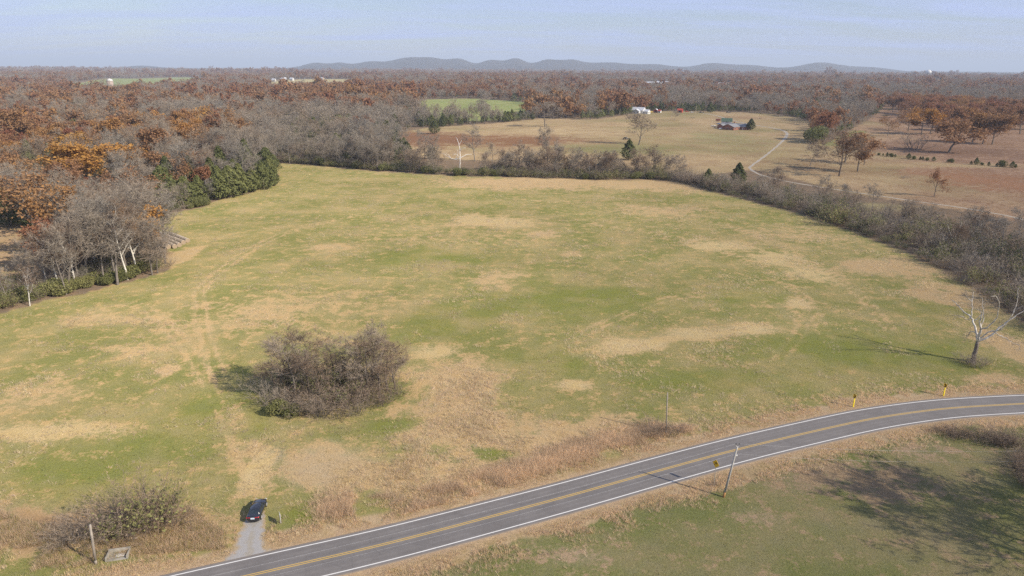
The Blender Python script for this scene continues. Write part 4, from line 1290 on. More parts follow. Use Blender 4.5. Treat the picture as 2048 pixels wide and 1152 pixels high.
# lone trees in the pasture
for kd, px, py, h, t, wd, lab in [
        ('lone', 1277, 290, 19, .5, 1.25, 'lone wide bare tree in the pasture below the white farmhouse'), ('cedar', 1257, 320, 12, .3, 1.35, 'lone bushy cedar in the pasture behind the hedge'), ('lone', 1090, 254, 19, .3, 1.5, 'lone dark bare tree at the far edge of the brown pasture'),
        ('cedar', 869, 268, 11, .15, 1.25, 'lone cedar at the left of the brown pasture'), ('lone', 1349, 241, 10, .4, .8, 'slim bare tree below the red sheds'), ('lone', 1180, 240, 13, .2, 1.4, 'low spreading bare tree left of the white farmhouse'),
        ('cedar', 1420, 226, 13, .3, 1.1, 'dark cedar behind the farm lane'), ('cedar', 1501, 260, 10, .1, 1.7, 'dark broad tree against the brick farmhouse'), ('shrub', 1633, 285, 13, .4, 1.0, 'olive round tree at the mouth of the green lane'),
        ('autumn', 1715, 343, 17, .45, .95, 'rusty oak right of the pair beside the farm lane'), ('lone', 1678, 352, 17, .85, 1.2, 'bare brown oak left of the pair beside the farm lane'), ('thin', 1690, 325, 15, .4, 1.2, 'half-bare oak behind the pair beside the farm lane'), ('thin', 1728, 330, 12, .3, .9, 'small russet tree right of the lane oaks'), ('lone', 1620, 332, 11, .5, 1.0, 'spreading bare thorn tree left of the lane oaks'),
        ('thin', 1868, 393, 10, .3, .7, 'narrow bronze tree alone in the rust pasture'), ('autumn', 1898, 304, 19, .42, 1.5, 'broad brown oak foremost in the right pasture'), ('brush', 1830, 299, 12, .5, 1.3, 'big rounded grey thicket left of the broad brown oak'),
        ('autumn', 1945, 285, 19, .62, 1.0, 'olive brown oak behind the broad brown oak'), ('autumn', 1965, 288, 18, .45, .9, 'tall brown oak right of the olive oak'), ('autumn', 1984, 289, 19, .5, 1.0, 'rightmost of the three tall trunks behind the broad oak'),
        ('autumn', 1843, 270, 18, .75, 1.2, 'yellowish oak with a high crown in the right pasture'), ('autumn', 1860, 268, 18, .35, 1.1, 'brown oak beside the yellowish oak'), ('thin', 1775, 272, 14, .5, .8, 'leaning bare sapling in the tan clearing'), ('lone', 1797, 258, 12, .4, .6, 'thin bare sapling behind the leaning one'), ('thin', 1816, 262, 17, .4, 1.1, 'brown tree at the clearing edge'),
        ('autumn', 2040, 268, 19, .4, 1.1, 'rusty oak at the right edge of the frame'), ('autumn', 2018, 250, 18, .3, 1.1, 'red brown oak near the right edge of the frame'), ('autumn', 1915, 262, 18, .35, 1.3, 'wide rusty oak behind the yellowish oak')]:
    p = at(px, py)
    plant(kd, p[0], p[1], h * (1.3 if px > 1660 else 1.12), lab, 'lone trees of the pastures', tint=t, wide=wd * (1.3 if kd in ('autumn', 'thin', 'lone') else 1.0), cat='tree', name={'shrub': 'olive_tree', 'brush': 'thicket'}.get(kd))
# open oak wood at the back of the right pasture
k = 0
PW = Gp([(1765, 222), (1790, 210), (2080, 230), (2090, 262), (1990, 262), (1900, 256), (1830, 244)])
while k < 125:
    q = np.array((rng.uniform(PW[:, 0].min(), PW[:, 0].max()), rng.uniform(PW[:, 1].min(), PW[:, 1].max())))
    if inpoly(q[None], PW)[0]:
        plant('autumn' if rng.random() < .72 else 'thin', q[0], q[1], rng.uniform(18, 25), 'rusty oak in the open wood at the back of the right pasture', 'oaks of the open wood behind the right pasture', tint=rng.uniform(.1, .6), wide=rng.uniform(1.1, 1.5))
        k += 1
# fence row of small evergreens across the right pasture
for i, px in enumerate([1685, 1703, 1716, 1757, 1766, 1774, 1783, 1790, 1817, 1827, 1840, 1845, 1854, 1867, 1895, 1903, 1942, 1952, 1964, 1977, 1993, 2004, 2024, 2031]):
    py = np.interp(px, [1650, 1760, 1830, 1900, 2030], [292, 311, 319, 325, 336])
    p = at(px, py)
    big = px in (1817, 1952, 2004, 2024)
    plant('cedar' if i % 3 else 'shrub', p[0], p[1], rng.uniform(3.6, 4.6) if big else rng.uniform(1.8, 3.0), ('larger dark bush in the fence row across the right pasture' if big else 'small dark bush in the fence row across the right pasture'), 'bushes of the fence row in the right pasture', tint=rng.uniform(.0, .4), wide=1.3 if i % 3 else .8, cat='bush', name='fence_row_bush')
for px, py, w, h in [(1810, 356, 9, 1.3), (1385, 236, 11, 1.6), (1520, 238, 9, 1.3), (1780, 221, 12, 3), (1820, 222, 10, 3), (1770, 232, 16, 2)]:
    p = at(px, py)
    plant('brush' if py > 235 or px < 1600 else 'leafbrush', p[0], p[1], h, {1810: 'flat dark bramble patch in the rust pasture below the fence row', 1385: 'low bramble patch below the red sheds', 1520: 'low brown patch behind the brick farmhouse', 1780: 'dark green clump in the open wood', 1820: 'second dark green clump in the open wood', 1770: 'low hedge along the clearing'}[px], None, cat='bush', wide=w / h / 1.0 * .55, name='bramble', tint=.1)

# island thicket in the meadow
for i, (kd, px, py, h, t, wd) in enumerate([('bare', 590, 806, 12.5, .6, 1.0), ('bare', 620, 800, 12, .5, .95), ('bare', 575, 786, 11, .7, 1.1), ('bare', 640, 815, 8, .7, 1.0), ('bare', 735, 790, 12, .85, .95), ('bare', 760, 798, 11, .9, 1.05), ('bare', 720, 776, 11, .8, 1.1), ('bare', 775, 782, 10, .85, 1.1), ('bare', 745, 772, 12, .3, .8), ('bare', 690, 790, 8, .6, 1.1), ('bare', 665, 772, 9, .4, 1.1), ('bare', 610, 775, 12, .6, .9), ('bare', 790, 778, 8, .9, 1.1), ('bare', 555, 800, 7, .3, 1.1)]):
    p = at(px, py)
    plant(kd, p[0], p[1], h, 'bare purplish brown tree in the %s half of the island thicket' % ('left' if px < 680 else 'right'), 'bare trees of the island thicket', tint=.5 + .35 * (i % 2), wide=wd * 1.2)
for i in range(16):
    a_ = rng.uniform(0, 6.28); q_ = rng.random() ** .5
    p = at(668 + 115 * q_ * math.cos(a_), 797 + 26 * q_ * math.sin(a_))
    plant('brush', p[0], p[1], rng.uniform(3, 5), 'tall bare brown brush filling the island thicket', 'brush of the island thicket', cat='shrub', tint=rng.uniform(.4, .9), wide=1.15)
for i, (kd, px, py, h, t) in enumerate([('brush', 560, 822, 4.5, .4), ('brush', 600, 828, 4, .6), ('brush', 640, 832, 4.2, .7), ('brush', 680, 834, 3.8, .8), ('brush', 715, 828, 3.6, .6), ('brush', 545, 805, 5, .3), ('brush', 540, 785, 5, .3), ('leafbrush', 690, 800, 5, .3), ('leafbrush', 655, 790, 5, .4), ('brush', 740, 812, 3.5, .8), ('brush', 770, 802, 3.5, .9), ('brush', 795, 790, 3.6, .8), ('leafbrush', 615, 790, 5, .2), ('brush', 665, 815, 5, .7), ('brush', 700, 810, 5, .8), ('leafbrush', 630, 765, 5, .3), ('leafbrush', 580, 765, 5, .2), ('brush', 730, 760, 5, .7), ('brush', 780, 765, 5, .8), ('leafbrush', 700, 765, 4.5, .3), ('brush', 625, 822, 4.5, .7)]):
    p = at(px, py)
    plant(kd, p[0], p[1], h, ('bare brown shrub at the edge of the island thicket' if kd == 'brush' else 'dull green vine-hung shrub inside the island thicket'), 'undergrowth of the island thicket', tint=t, cat='shrub', wide=1.2)
for px, py, h, t in [(562, 826, 2.8, .75), (580, 832, 2.2, .6)]:
    p = at(px, py); plant('shrub', p[0], p[1], h, 'bright green bush at the left foot of the island thicket', 'green bushes at the island thicket', cat='shrub', tint=t)
p = at(640, 834); plant('brush', p[0], p[1], 4.5, 'small pale tan sapling in front of the island thicket', None, tint=.5, wide=.8, cat='shrub')

# roadside bush left of the parked car
for i, (kd, px, py, h, t, lab) in enumerate([('brush', 215, 1062, 4.4, .6, 'bare tangled shrub behind the leaning stub pole'), ('brush', 255, 1052, 5.0, .6, 'bare brown shrub in the roadside bush'), ('brush', 300, 1045, 5.2, .7, 'tallest bare shrub of the roadside bush'), ('leafbrush', 312, 1062, 4.6, .9, 'shrub with green vines in the roadside bush'), ('brush', 335, 1050, 4.2, .7, 'bare shrub at the right of the roadside bush'), ('brush', 180, 1080, 3.6, .5, 'low bare shrub left of the stub pole'),
                                              ('brush', 150, 1088, 3.2, .4, 'lowest bare shrub left of the stub pole'), ('brush', 235, 1085, 3.2, .6, 'bare bramble above the concrete headwall'), ('brush', 280, 1075, 3.4, .8, 'brown bramble right of the concrete headwall'), ('leafbrush', 250, 1070, 3.6, .6, 'half-green bramble in the roadside bush'), ('brush', 125, 1094, 2.6, .5, 'small bare bramble at the left end of the roadside bush')]):
    p = at(px, py); plant(kd, p[0], p[1], h * 1.2, lab, 'roadside bush left of the car', cat='shrub', tint=min(t + .1, .85) if kd == 'brush' else t, wide=1.15)
for px, py, h in [(1330, 872, 2.4), (1310, 862, 2.8), (1350, 868, 2.0), (1300, 872, 1.8), (1370, 862, 1.6)]:
    p = at(px, py); plant('brush', p[0], p[1], h, 'brown weedy shrub at the foot of the slim roadside pole', 'weeds at the slim pole', cat='shrub', tint=.8, wide=1.3)
p = at(1427, 972); plant('brush', p[0], p[1], 1.3, 'small bare weed at the foot of the yellow warning sign', None, cat='shrub', tint=.9, wide=.8)
# brush row in the lower right corner, and the bare tree outside the frame whose shadow falls on the lawn
for i in range(46):
    f = rng.random()
    px = np.interp(f, [0, .3, .6, 1], [1880, 1960, 2030, 2075]) + rng.normal(0, 12)
    py = np.interp(f, [0, .3, .6, 1], [873, 876, 895, 985]) + rng.normal(0, 5)
    p = at(px, py); plant('brush', p[0], p[1], rng.uniform(1.2, 2.2) if f < .35 else rng.uniform(1.6, 3.0), 'reddish brown brush in the lower right corner by the road', 'brush in the lower right corner', cat='shrub', tint=rng.uniform(.65, .85), wide=1.3)
for px, py, h, v in [(2205, 1120, 17, 1), (2250, 1175, 16, 3), (2310, 1085, 16, 0), (2230, 1080, 14, 4)]:
    p = at(px, py); plant('lone', p[0], p[1], h, 'bare tree right of the frame that shades the lawn', 'trees shading the lawn', var=v, tint=.5, wide=1.1)


# ------------------------------------------------------------------ pale sycamore on the right and the white dead tree, traced limb by limb
def traced_tree(name, base_px, to_px, limbs, r0, mats, label, cat, seed, spray=9, depth=.35):
    r = np.random.default_rng(seed)
    b = G(*base_px)
    n = unit(np.array((b[0], b[1], 0)))
    root = ob(name, None, loc=(b[0], b[1], 0))
    o3 = np.array((b[0], b[1], 0))
    done = {}
    tk, lim, tw = MB(), MB(), Plant(seed)
    for li, (pts, ra, rb) in enumerate(limbs):
        q = []
        off = 0.0
        drift = r.uniform(-depth, depth)
        for i, s in enumerate(pts):
            key = tuple(s)
            p3 = on_plane(*to_px(*s), b)
            if key in done:
                off = done[key]
            else:
                d = np.linalg.norm(p3 - (q[-1] if q else o3) + o3 * (1 if q else 0)) if q else 0
                off = off + drift * (np.linalg.norm(p3 - o3 - q[-1]) if q else 0)
                if li > 0: done[key] = off
                else: done[key] = 0.0; off = 0.0
            q.append(p3 - o3 + n * off)
        if li == 0: q[0][2] = -.1
        m = spline(np.array(q), max(6, 3 * len(q)))
        m[1:-1] += r.normal(0, .05, (len(m) - 2, 3))
        rr = np.linspace(ra, rb, len(m)) * (1 + .0 * np.arange(len(m)))
        (tk if li == 0 else lim).tube(m, list(rr), 8 if ra > .12 else 5)
        L_ = len(m)
        if li > 0:
            for k in range(spray * 2):
                j = r.integers(L_ // 3, L_)
                d = unit(m[min(j + 1, L_ - 1)] - m[j - 1])
                e = unit(d + r.normal(0, .6, 3) + np.array((0, 0, .15)))
                ln = r.uniform(.8, 2.2)
                tw.tw.append((m[j], m[j] + e * ln, .05))
                for _ in range(4):
                    f = r.uniform(.3, 1)
                    e2 = unit(e + r.normal(0, .6, 3))
                    tw.tw.append((m[j] + e * ln * f, m[j] + e * ln * f + e2 * r.uniform(.4, 1.1), .035))
    tk.build('trunk', mats[0], root, smooth=True)
    lim.build('limb', mats[1], root, smooth=True)
    c = ob('crown', tri_mesh('sycamore_twigs', *tw.twigs(), mats[2]), root)
    c['tint'] = .35
    tag(root, label, cat)
    return root


zs = lambda x, y: (1880 + x / 6.065, 560 + y / 6.065)
traced_tree('sycamore_tree', (1945, 724), zs, [
    ([(395, 1000), (430, 850), (460, 745)], .48, .34),
    ([(460, 745), (440, 650), (410, 560), (375, 480), (300, 435), (235, 380), (180, 330), (110, 295)], .26, .03), ([(375, 480), (380, 380), (380, 300), (395, 200), (385, 160)], .12, .03), ([(380, 300), (335, 250), (300, 195)], .06, .02),
    ([(460, 745), (480, 640), (495, 575), (490, 480), (510, 400), (525, 330), (545, 260), (570, 180)], .28, .03), ([(495, 575), (530, 420), (525, 300), (515, 190)], .12, .03), ([(495, 575), (560, 560), (640, 490), (700, 400), (720, 290), (730, 200), (700, 110), (640, 80)], .15, .025),
    ([(460, 745), (540, 660), (600, 620), (680, 605), (740, 580), (800, 520), (860, 430), (920, 330), (1010, 270)], .17, .03), ([(460, 745), (580, 700), (660, 650), (740, 575), (850, 500), (950, 440), (1060, 385)], .24, .04), ([(860, 430), (930, 280), (945, 150), (960, 100)], .09, .02),
    ([(660, 650), (720, 680), (800, 720), (900, 780), (960, 800), (965, 850), (930, 880)], .09, .02), ([(440, 650), (380, 640), (345, 680), (330, 715)], .10, .04), ([(375, 480), (320, 500), (275, 460), (150, 440)], .09, .02), ([(410, 495), (470, 450), (500, 390), (400, 350)], .09, .03)],
    .5, (M_DARKBARK, M_PALE, M_TWIG), 'large pale-limbed leafless sycamore beside the road on the right', 'tree', 5)
for px, py, h in [(1930, 727, 2.6), (1955, 735, 2.2), (1968, 728, 1.8), (1942, 732, 2.2)]:
    p = at(px, py); plant('brush', p[0], p[1], h, 'low brown brush round the foot of the pale sycamore', 'brush at the sycamore foot', cat='shrub', tint=.5, wide=1.4)
zd = lambda x, y: (600 + x / 2.926, 80 + y / 2.926)
traced_tree('dead_tree', (919, 345), zd, [([(935, 776), (936, 730), (936, 690)], .28, .24), ([(936, 690), (936, 650), (930, 615), (922, 590), (912, 572)], .24, .11), ([(936, 690), (910, 700), (880, 692), (858, 682), (838, 668)], .24, .12), ([(936, 690), (955, 682), (975, 672), (1005, 670)], .22, .10), ([(936, 650), (950, 634), (968, 630)], .18, .10), ([(930, 615), (940, 602), (945, 590)], .15, .09), ([(880, 692), (870, 676), (856, 666)], .14, .09), ([(910, 700), (925, 660), (918, 640)], .16, .09), ([(936, 690), (915, 668), (895, 668)], .16, .09)],
            .3, (M_DEAD, M_DEAD, M_TWIG), 'white dead tree with bare forked limbs in the back hedge', 'tree', 9, spray=2)
for i, (px, py, h, s_) in enumerate([(1905, 510, 12, 3), (1530, 396, 10, 4)]):
    zz = lambda x, y, px=px, py=py, h=h: (px + x, py - y)
    sc_p = FPX / math.hypot(*G(px, py), CAM_H) * h
    a = lambda x, y: (x * sc_p, y * sc_p)
    traced_tree('pale_tree', (px, py), zz, [([a(0, 0), a(.02, .2), a(.05, .35)], .16, .13), ([a(.05, .35), a(-.03, .6), a(-.12, .85), a(-.16, 1.0)], .11, .03), ([a(.05, .35), a(.1, .6), a(.22, .8), a(.3, 1.02)], .12, .03), ([a(.02, .2), a(-.15, .4), a(-.3, .62), a(-.42, .7)], .09, .03), ([a(.1, .6), a(.02, .8), a(.04, .98)], .07, .02), ([a(.05, .35), a(.25, .5), a(.35, .62)], .08, .02)],
                .2, (M_PALE, M_PALE, M_TWIG), ('pale forked tree at the right end of the hedgerow', 'pale leaning tree in the hedgerow below the lane')[i], 'tree', 20 + i, spray=3)
# ------------------------------------------------------------------ grass
GV, GF, GC = [], [], []


def tufts(P, h, spread, nb, w, colr, lean=(0, 0), name=None):
    """nb blades per tuft as thin triangles; colr (n,3)"""
    n = len(P)
    ph = rng.uniform(0, 6.28, (n, nb)); rr = rng.random((n, nb)) ** .5
    s = np.asarray(spread).reshape(-1, 1) * np.ones((n, 1)); hh = np.asarray(h).reshape(-1, 1) * np.ones((n, 1))
    bx = P[:, :1] + np.cos(ph) * rr * s * .5; by = P[:, 1:2] + np.sin(ph) * rr * s * .5
    out = rng.normal(0, .35, (n, nb, 2)) + np.stack((np.cos(ph), np.sin(ph)), -1) * .35 + np.array(lean)
    bh = hh * rng.uniform(.55, 1.15, (n, nb))
    tx, ty = bx + out[..., 0] * bh, by + out[..., 1] * bh
    fa = rng.uniform(0, 6.28, (n, nb)); wx, wy = np.cos(fa) * w / 2, np.sin(fa) * w / 2
    z0 = np.zeros_like(bx)
    V = np.stack((np.stack((bx - wx, by - wy, z0), -1), np.stack((bx + wx, by + wy, z0), -1), np.stack((tx, ty, bh), -1)), 2).reshape(-1, 3)
    c = np.repeat(colr[:, None], nb, 1) * rng.uniform(.75, 1.25, (n, nb, 1))
    C = np.repeat(c[:, :, None], 3, 2).reshape(-1, 3)
    return V, C


def grass(name, parts, label):
    V = np.vstack([p[0] for p in parts]); C = np.vstack([p[1] for p in parts])
    me = tri_mesh(name, V, np.arange(len(V)).reshape(-1, 3), M_BLADE, {'col': C})
    tag(ob(name, me), label, 'grass', kind='stuff')


def sample(poly, n):
    lo, hi = poly.min(0), poly.max(0)
    Q = rng.uniform(lo, hi, (n, 2))
    Q = Q[inpoly(Q, poly)]
    u, v = px_of(Q[:, 0], Q[:, 1])
    k = (u > -60) & (u < 2110) & (v < 1190)
    k &= dist_line(Q, ROAD_C) > 4.1
    k &= ~inpoly(Q, DRIVE)
    return Q[k]


DRIVE = np.vstack((dw + np.array((-1.7, 0)), (dw + np.array((1.7, 0)))[::-1]))
TRACKS = [spline(Gp(l), 60) for l in ([(870, 715), (878, 745), (866, 800), (846, 850), (835, 880)], [(848, 725), (842, 770), (820, 810), (805, 850), (800, 890)])]
DIRS = lambda Q: np.stack((fbm(Q, 7, 2, 111) - .5, fbm(Q, 7, 2, 115) - .5), 1) * 2.2
TAN = lambda n: np.array((0.70, 0.565, 0.365)) * rng.uniform(.8, 1.2, (n, 1)) * np.stack((np.ones(n), rng.uniform(.94, 1.06, n), rng.uniform(.85, 1.15, n)), 1)
BRN = lambda n: np.array((0.66, 0.50, 0.335)) * rng.uniform(.75, 1.2, (n, 1))
GRN = lambda n: np.array((0.26, 0.262, 0.088)) * rng.uniform(.75, 1.3, (n, 1)) * np.stack((rng.uniform(.9, 1.3, n), np.ones(n), rng.uniform(.9, 1.2, n)), 1)

# scattered dry tufts over the meadow, thick where it is dry
NEAR = MEADOW[MEADOW[:, 1] > -999]
Q = sample(NEAR, 340000)
r = np.hypot(*Q.T)
_, _, mxq, _ = zones(Q)
clump = fbm(Q, 7, 4, 121)
pr = np.clip((mxq - .38) * .9 + (clump - .52) * 4.0, 0, 1) * np.clip(60000 / r ** 2, .12, 1)
k = rng.random(len(Q)) < pr * .8
Q, r = Q[k], r[k]
hq = rng.uniform(.18, .50, len(Q)) * np.clip(.5 + clump[k], .6, 1.4)
D_ = DIRS(Q)
print('dry tufts', len(Q))
parts = [tufts(Q, hq, rng.uniform(.4, .9, len(Q)), 6, .055, TAN(len(Q)), lean=D_[:, None, :])]
grass('dry_grass', parts, 'dry tan tufts scattered over the green meadow')
# short green blades
Q = sample(NEAR, 240000)
r = np.hypot(*Q.T)
_, _, mxq, _ = zones(Q)
k = rng.random(len(Q)) < np.clip(.75 - mxq, .05, 1) * np.clip(14000 / r ** 2, .0, 1) * (fbm(Q, 4, 3, 131) > .42)
Q = Q[k]
print('green tufts', len(Q))
grass('green_grass', [tufts(Q, rng.uniform(.10, .24, len(Q)), rng.uniform(.3, .7, len(Q)), 5, .05, GRN(len(Q)))], 'short green grass of the meadow near the road')
# tall broomsedge between the island thicket and the road
TALL = Gp([(640, 1000), (660, 960), (760, 900), (780, 860), (840, 800), (850, 730), (930, 720), (1010, 760), (1080, 830), (1180, 830), (1330, 838), (1420, 855), (1350, 890), (1200, 925), (1050, 965), (900, 1005), (740, 1050), (660, 1050)])
Q = sample(TALL, 70000)
_, _, mxq, _ = zones(Q)
tk = np.minimum(dist_line(Q, TRACKS[0]), dist_line(Q, TRACKS[1]))
edge = np.clip(dist_line(Q, np.vstack((TALL, TALL[:1]))) / 6, .15, 1)
k = (rng.random(len(Q)) < edge * np.clip(mxq * .62 + (fbm(Q, 5, 3, 141) - .5) * 2.4, 0, 1)) & (tk > .45)
Q = Q[k]
print('tall', len(Q))
D_ = DIRS(Q) * .8
grass('tall_dry_grass', [tufts(Q, rng.uniform(.3, .65, len(Q)) * (.5 + .9 * fbm(Q, 6, 2, 145)), rng.uniform(.4, .8, len(Q)), 10, .032, TAN(len(Q)), lean=D_[:, None, :])], 'flattened tall tan grass between the thicket and the road')
# the rank brown band along the roadside ditch
BAND = spline(Gp([(655, 1010), (740, 1020), (850, 1005), (950, 975), (1050, 940), (1150, 905), (1230, 885), (1310, 868), (1400, 858)]), 80)
s = rng.random(15000)
Q = np.stack([np.interp(s, np.linspace(0, 1, 80), BAND[:, k]) for k in range(2)], 1) + rng.normal(0, 1.7, (15000, 2))
Q = Q[(dist_line(Q, ROAD_C) > 5.2)]
Q = Q[fbm(Q, 4, 3, 151) + rng.normal(0, .05, len(Q)) > .47]
BR = [tufts(Q, rng.uniform(.55, 1.15, len(Q)), .6, 8, .032, BRN(len(Q)) * np.clip(.8 + .5 * fbm(Q, 3, 2, 155), .8, 1.3)[:, None])]
BL = Gp([(-40, 1010), (60, 1045), (150, 1065), (200, 1040), (300, 985), (360, 1005), (420, 1040), (460, 1075), (455, 1098), (330, 1105), (260, 1112), (180, 1128), (80, 1150), (-40, 1165)])
Q = sample(BL, 60000)
Q = Q[(fbm(Q, 4, 3, 161) + rng.normal(0, .06, len(Q)) > .45 - .12 * np.clip(dist_line(Q, np.vstack((BL, BL[:1]))) / 5 - .5, -.8, 1)) & (dist_line(Q, ROAD_C) > 6)]
kk_ = rng.random(len(Q)) < .62
Q = Q[kk_]
BR.append(tufts(Q, rng.uniform(.35, .9, len(Q)), .6, 7, .032, np.where(rng.random((len(Q), 1)) < .25, GRN(len(Q)) * 1.2, BRN(len(Q)))))
grass('ditch_grass', BR, 'rank brown grass along the roadside ditch')
# straw verges on both sides of the road
s = rng.random(60000)
side = np.where(rng.random(60000) < .5, -1, 1)
t_ = np.gradient(ROAD_C, axis=0); t_ /= np.linalg.norm(t_, axis=1)[:, None]
j = (s * 149).astype(int)
Q = ROAD_C[j] + np.stack((t_[j][:, 1], -t_[j][:, 0]), 1) * (side * (4.2 + np.abs(rng.normal(0, 2.4, 60000))))[:, None] + t_[j] * rng.uniform(-1, 1, 60000)[:, None]
k = (dist_line(Q, ROAD_C) > 4.15) & ~inpoly(Q, DRIVE) & (fbm(Q, 3, 3, 171) > .40)
u, v = px_of(Q[:, 0], Q[:, 1]); k &= (u > -50) & (u < 2100) & (v < 1190)
Q = Q[k]
d_ = dist_line(Q, ROAD_C)
grass('verge_grass', [tufts(Q, np.clip((d_ - 3.9) * .12, .06, .42) * rng.uniform(.6, 1.3, len(Q)), .5, 7, .045, TAN(len(Q)) * np.array((1.0, .95, .95)))], 'straw coloured verge grass along both road edges')
# lawn below the road
Q = sample(LAWN, 160000)
_, _, mxq, _ = zones(Q)
k = rng.random(len(Q)) < .5
Q, mxq = Q[k], mxq[k]
c = np.where((rng.random(len(Q)) < np.clip(mxq + (fbm(Q, 6, 3, 181) - .5) * 1.6, 0, 1))[:, None], TAN(len(Q)) * .72, GRN(len(Q)) * .85)
grass('lawn_grass', [tufts(Q, rng.uniform(.05, .16, len(Q)), .5, 4, .05, c)], 'short green and brown grass below the road')
# ------------------------------------------------------------------ built things
M_CARBLACK = mat_plain('black_car_paint', (0.012, 0.013, 0.017), 0.22, var=.2, coat=1.0, spec=.5)
M_GLASS = mat_plain('dark_glass', (0.02, 0.028, 0.034), 0.08, var=.1, spec=.6)
M_TYRE = mat_plain('tyre_rubber', (0.02, 0.02, 0.02), 0.9)
M_RIM = mat_plain('bright_rim', (0.72, 0.72, 0.74), 0.3, metal=.6, var=.1)
M_RED = mat_plain('red_lens', (0.45, 0.012, 0.018), 0.25, var=.2)
M_PLATE = mat_plain('number_plate', (0.62, 0.68, 0.75), 0.4, var=.1)
M_WHITE = mat_plain('white_paint', (0.62, 0.61, 0.58), 0.6, var=.08)
M_SIGNY = mat_plain('sign_yellow', (0.72, 0.43, 0.015), 0.45, var=.08)
M_POSTY = mat_plain('post_yellow', (0.85, 0.66, 0.02), 0.45, var=.08)
M_BLACK = mat_plain('sign_black', (0.012, 0.012, 0.012), 0.5)
M_GALV = mat_plain('galvanised_steel', (0.42, 0.42, 0.41), 0.5, metal=.5)
M_POLE = mat_plain('weathered_pole', (0.27, 0.235, 0.195), 0.9, var=.3, scale=2)
M_POLEBASE = mat_plain('orange_stained_wood', (0.40, 0.21, 0.08), 0.9, var=.3, scale=2)
M_CONC = mat_plain('old_concrete', (0.30, 0.275, 0.23), 0.9, var=.3, scale=1.5, bump=.3)
M_WIRE = mat_plain('aluminium_wire', (0.5, 0.5, 0.5), 0.5, metal=.4)
M_HAY = mat_plain('grey_hay', (0.45, 0.37, 0.28), 0.95, var=.35, scale=4, bump=.6)
M_HAYEND = mat_plain('hay_bale_end', (0.33, 0.25, 0.17), 0.95, var=.4, scale=6, bump=.6)
M_BRICK = mat_plain('red_brick', (0.27, 0.115, 0.075), 0.9, var=.2, scale=6)
M_ROOFG = mat_plain('grey_shingles', (0.20, 0.20, 0.205), 0.85, var=.2, scale=3)
M_ROOFGREEN = mat_plain('green_metal_roof', (0.05, 0.085, 0.055), 0.7, var=.15)
M_ROOFW = mat_plain('white_metal_roof', (0.52, 0.53, 0.55), 0.6, var=.2, scale=.3)
M_BARNRED = mat_plain('barn_red', (0.36, 0.055, 0.035), 0.8, var=.2)
M_RUST = mat_plain('rust_brown', (0.17, 0.055, 0.035), 0.8, var=.3)
M_MACH = mat_plain('dark_machinery', (0.03, 0.03, 0.032), 0.6, var=.3)
M_YEL = mat_plain('machine_yellow', (0.62, 0.42, 0.06), 0.6)
M_BLUE = mat_plain('blue_paint', (0.18, 0.24, 0.36), 0.4)
M_SILO = mat_plain('silo_staves', (0.36, 0.28, 0.235), 0.85, var=.15, scale=.4)


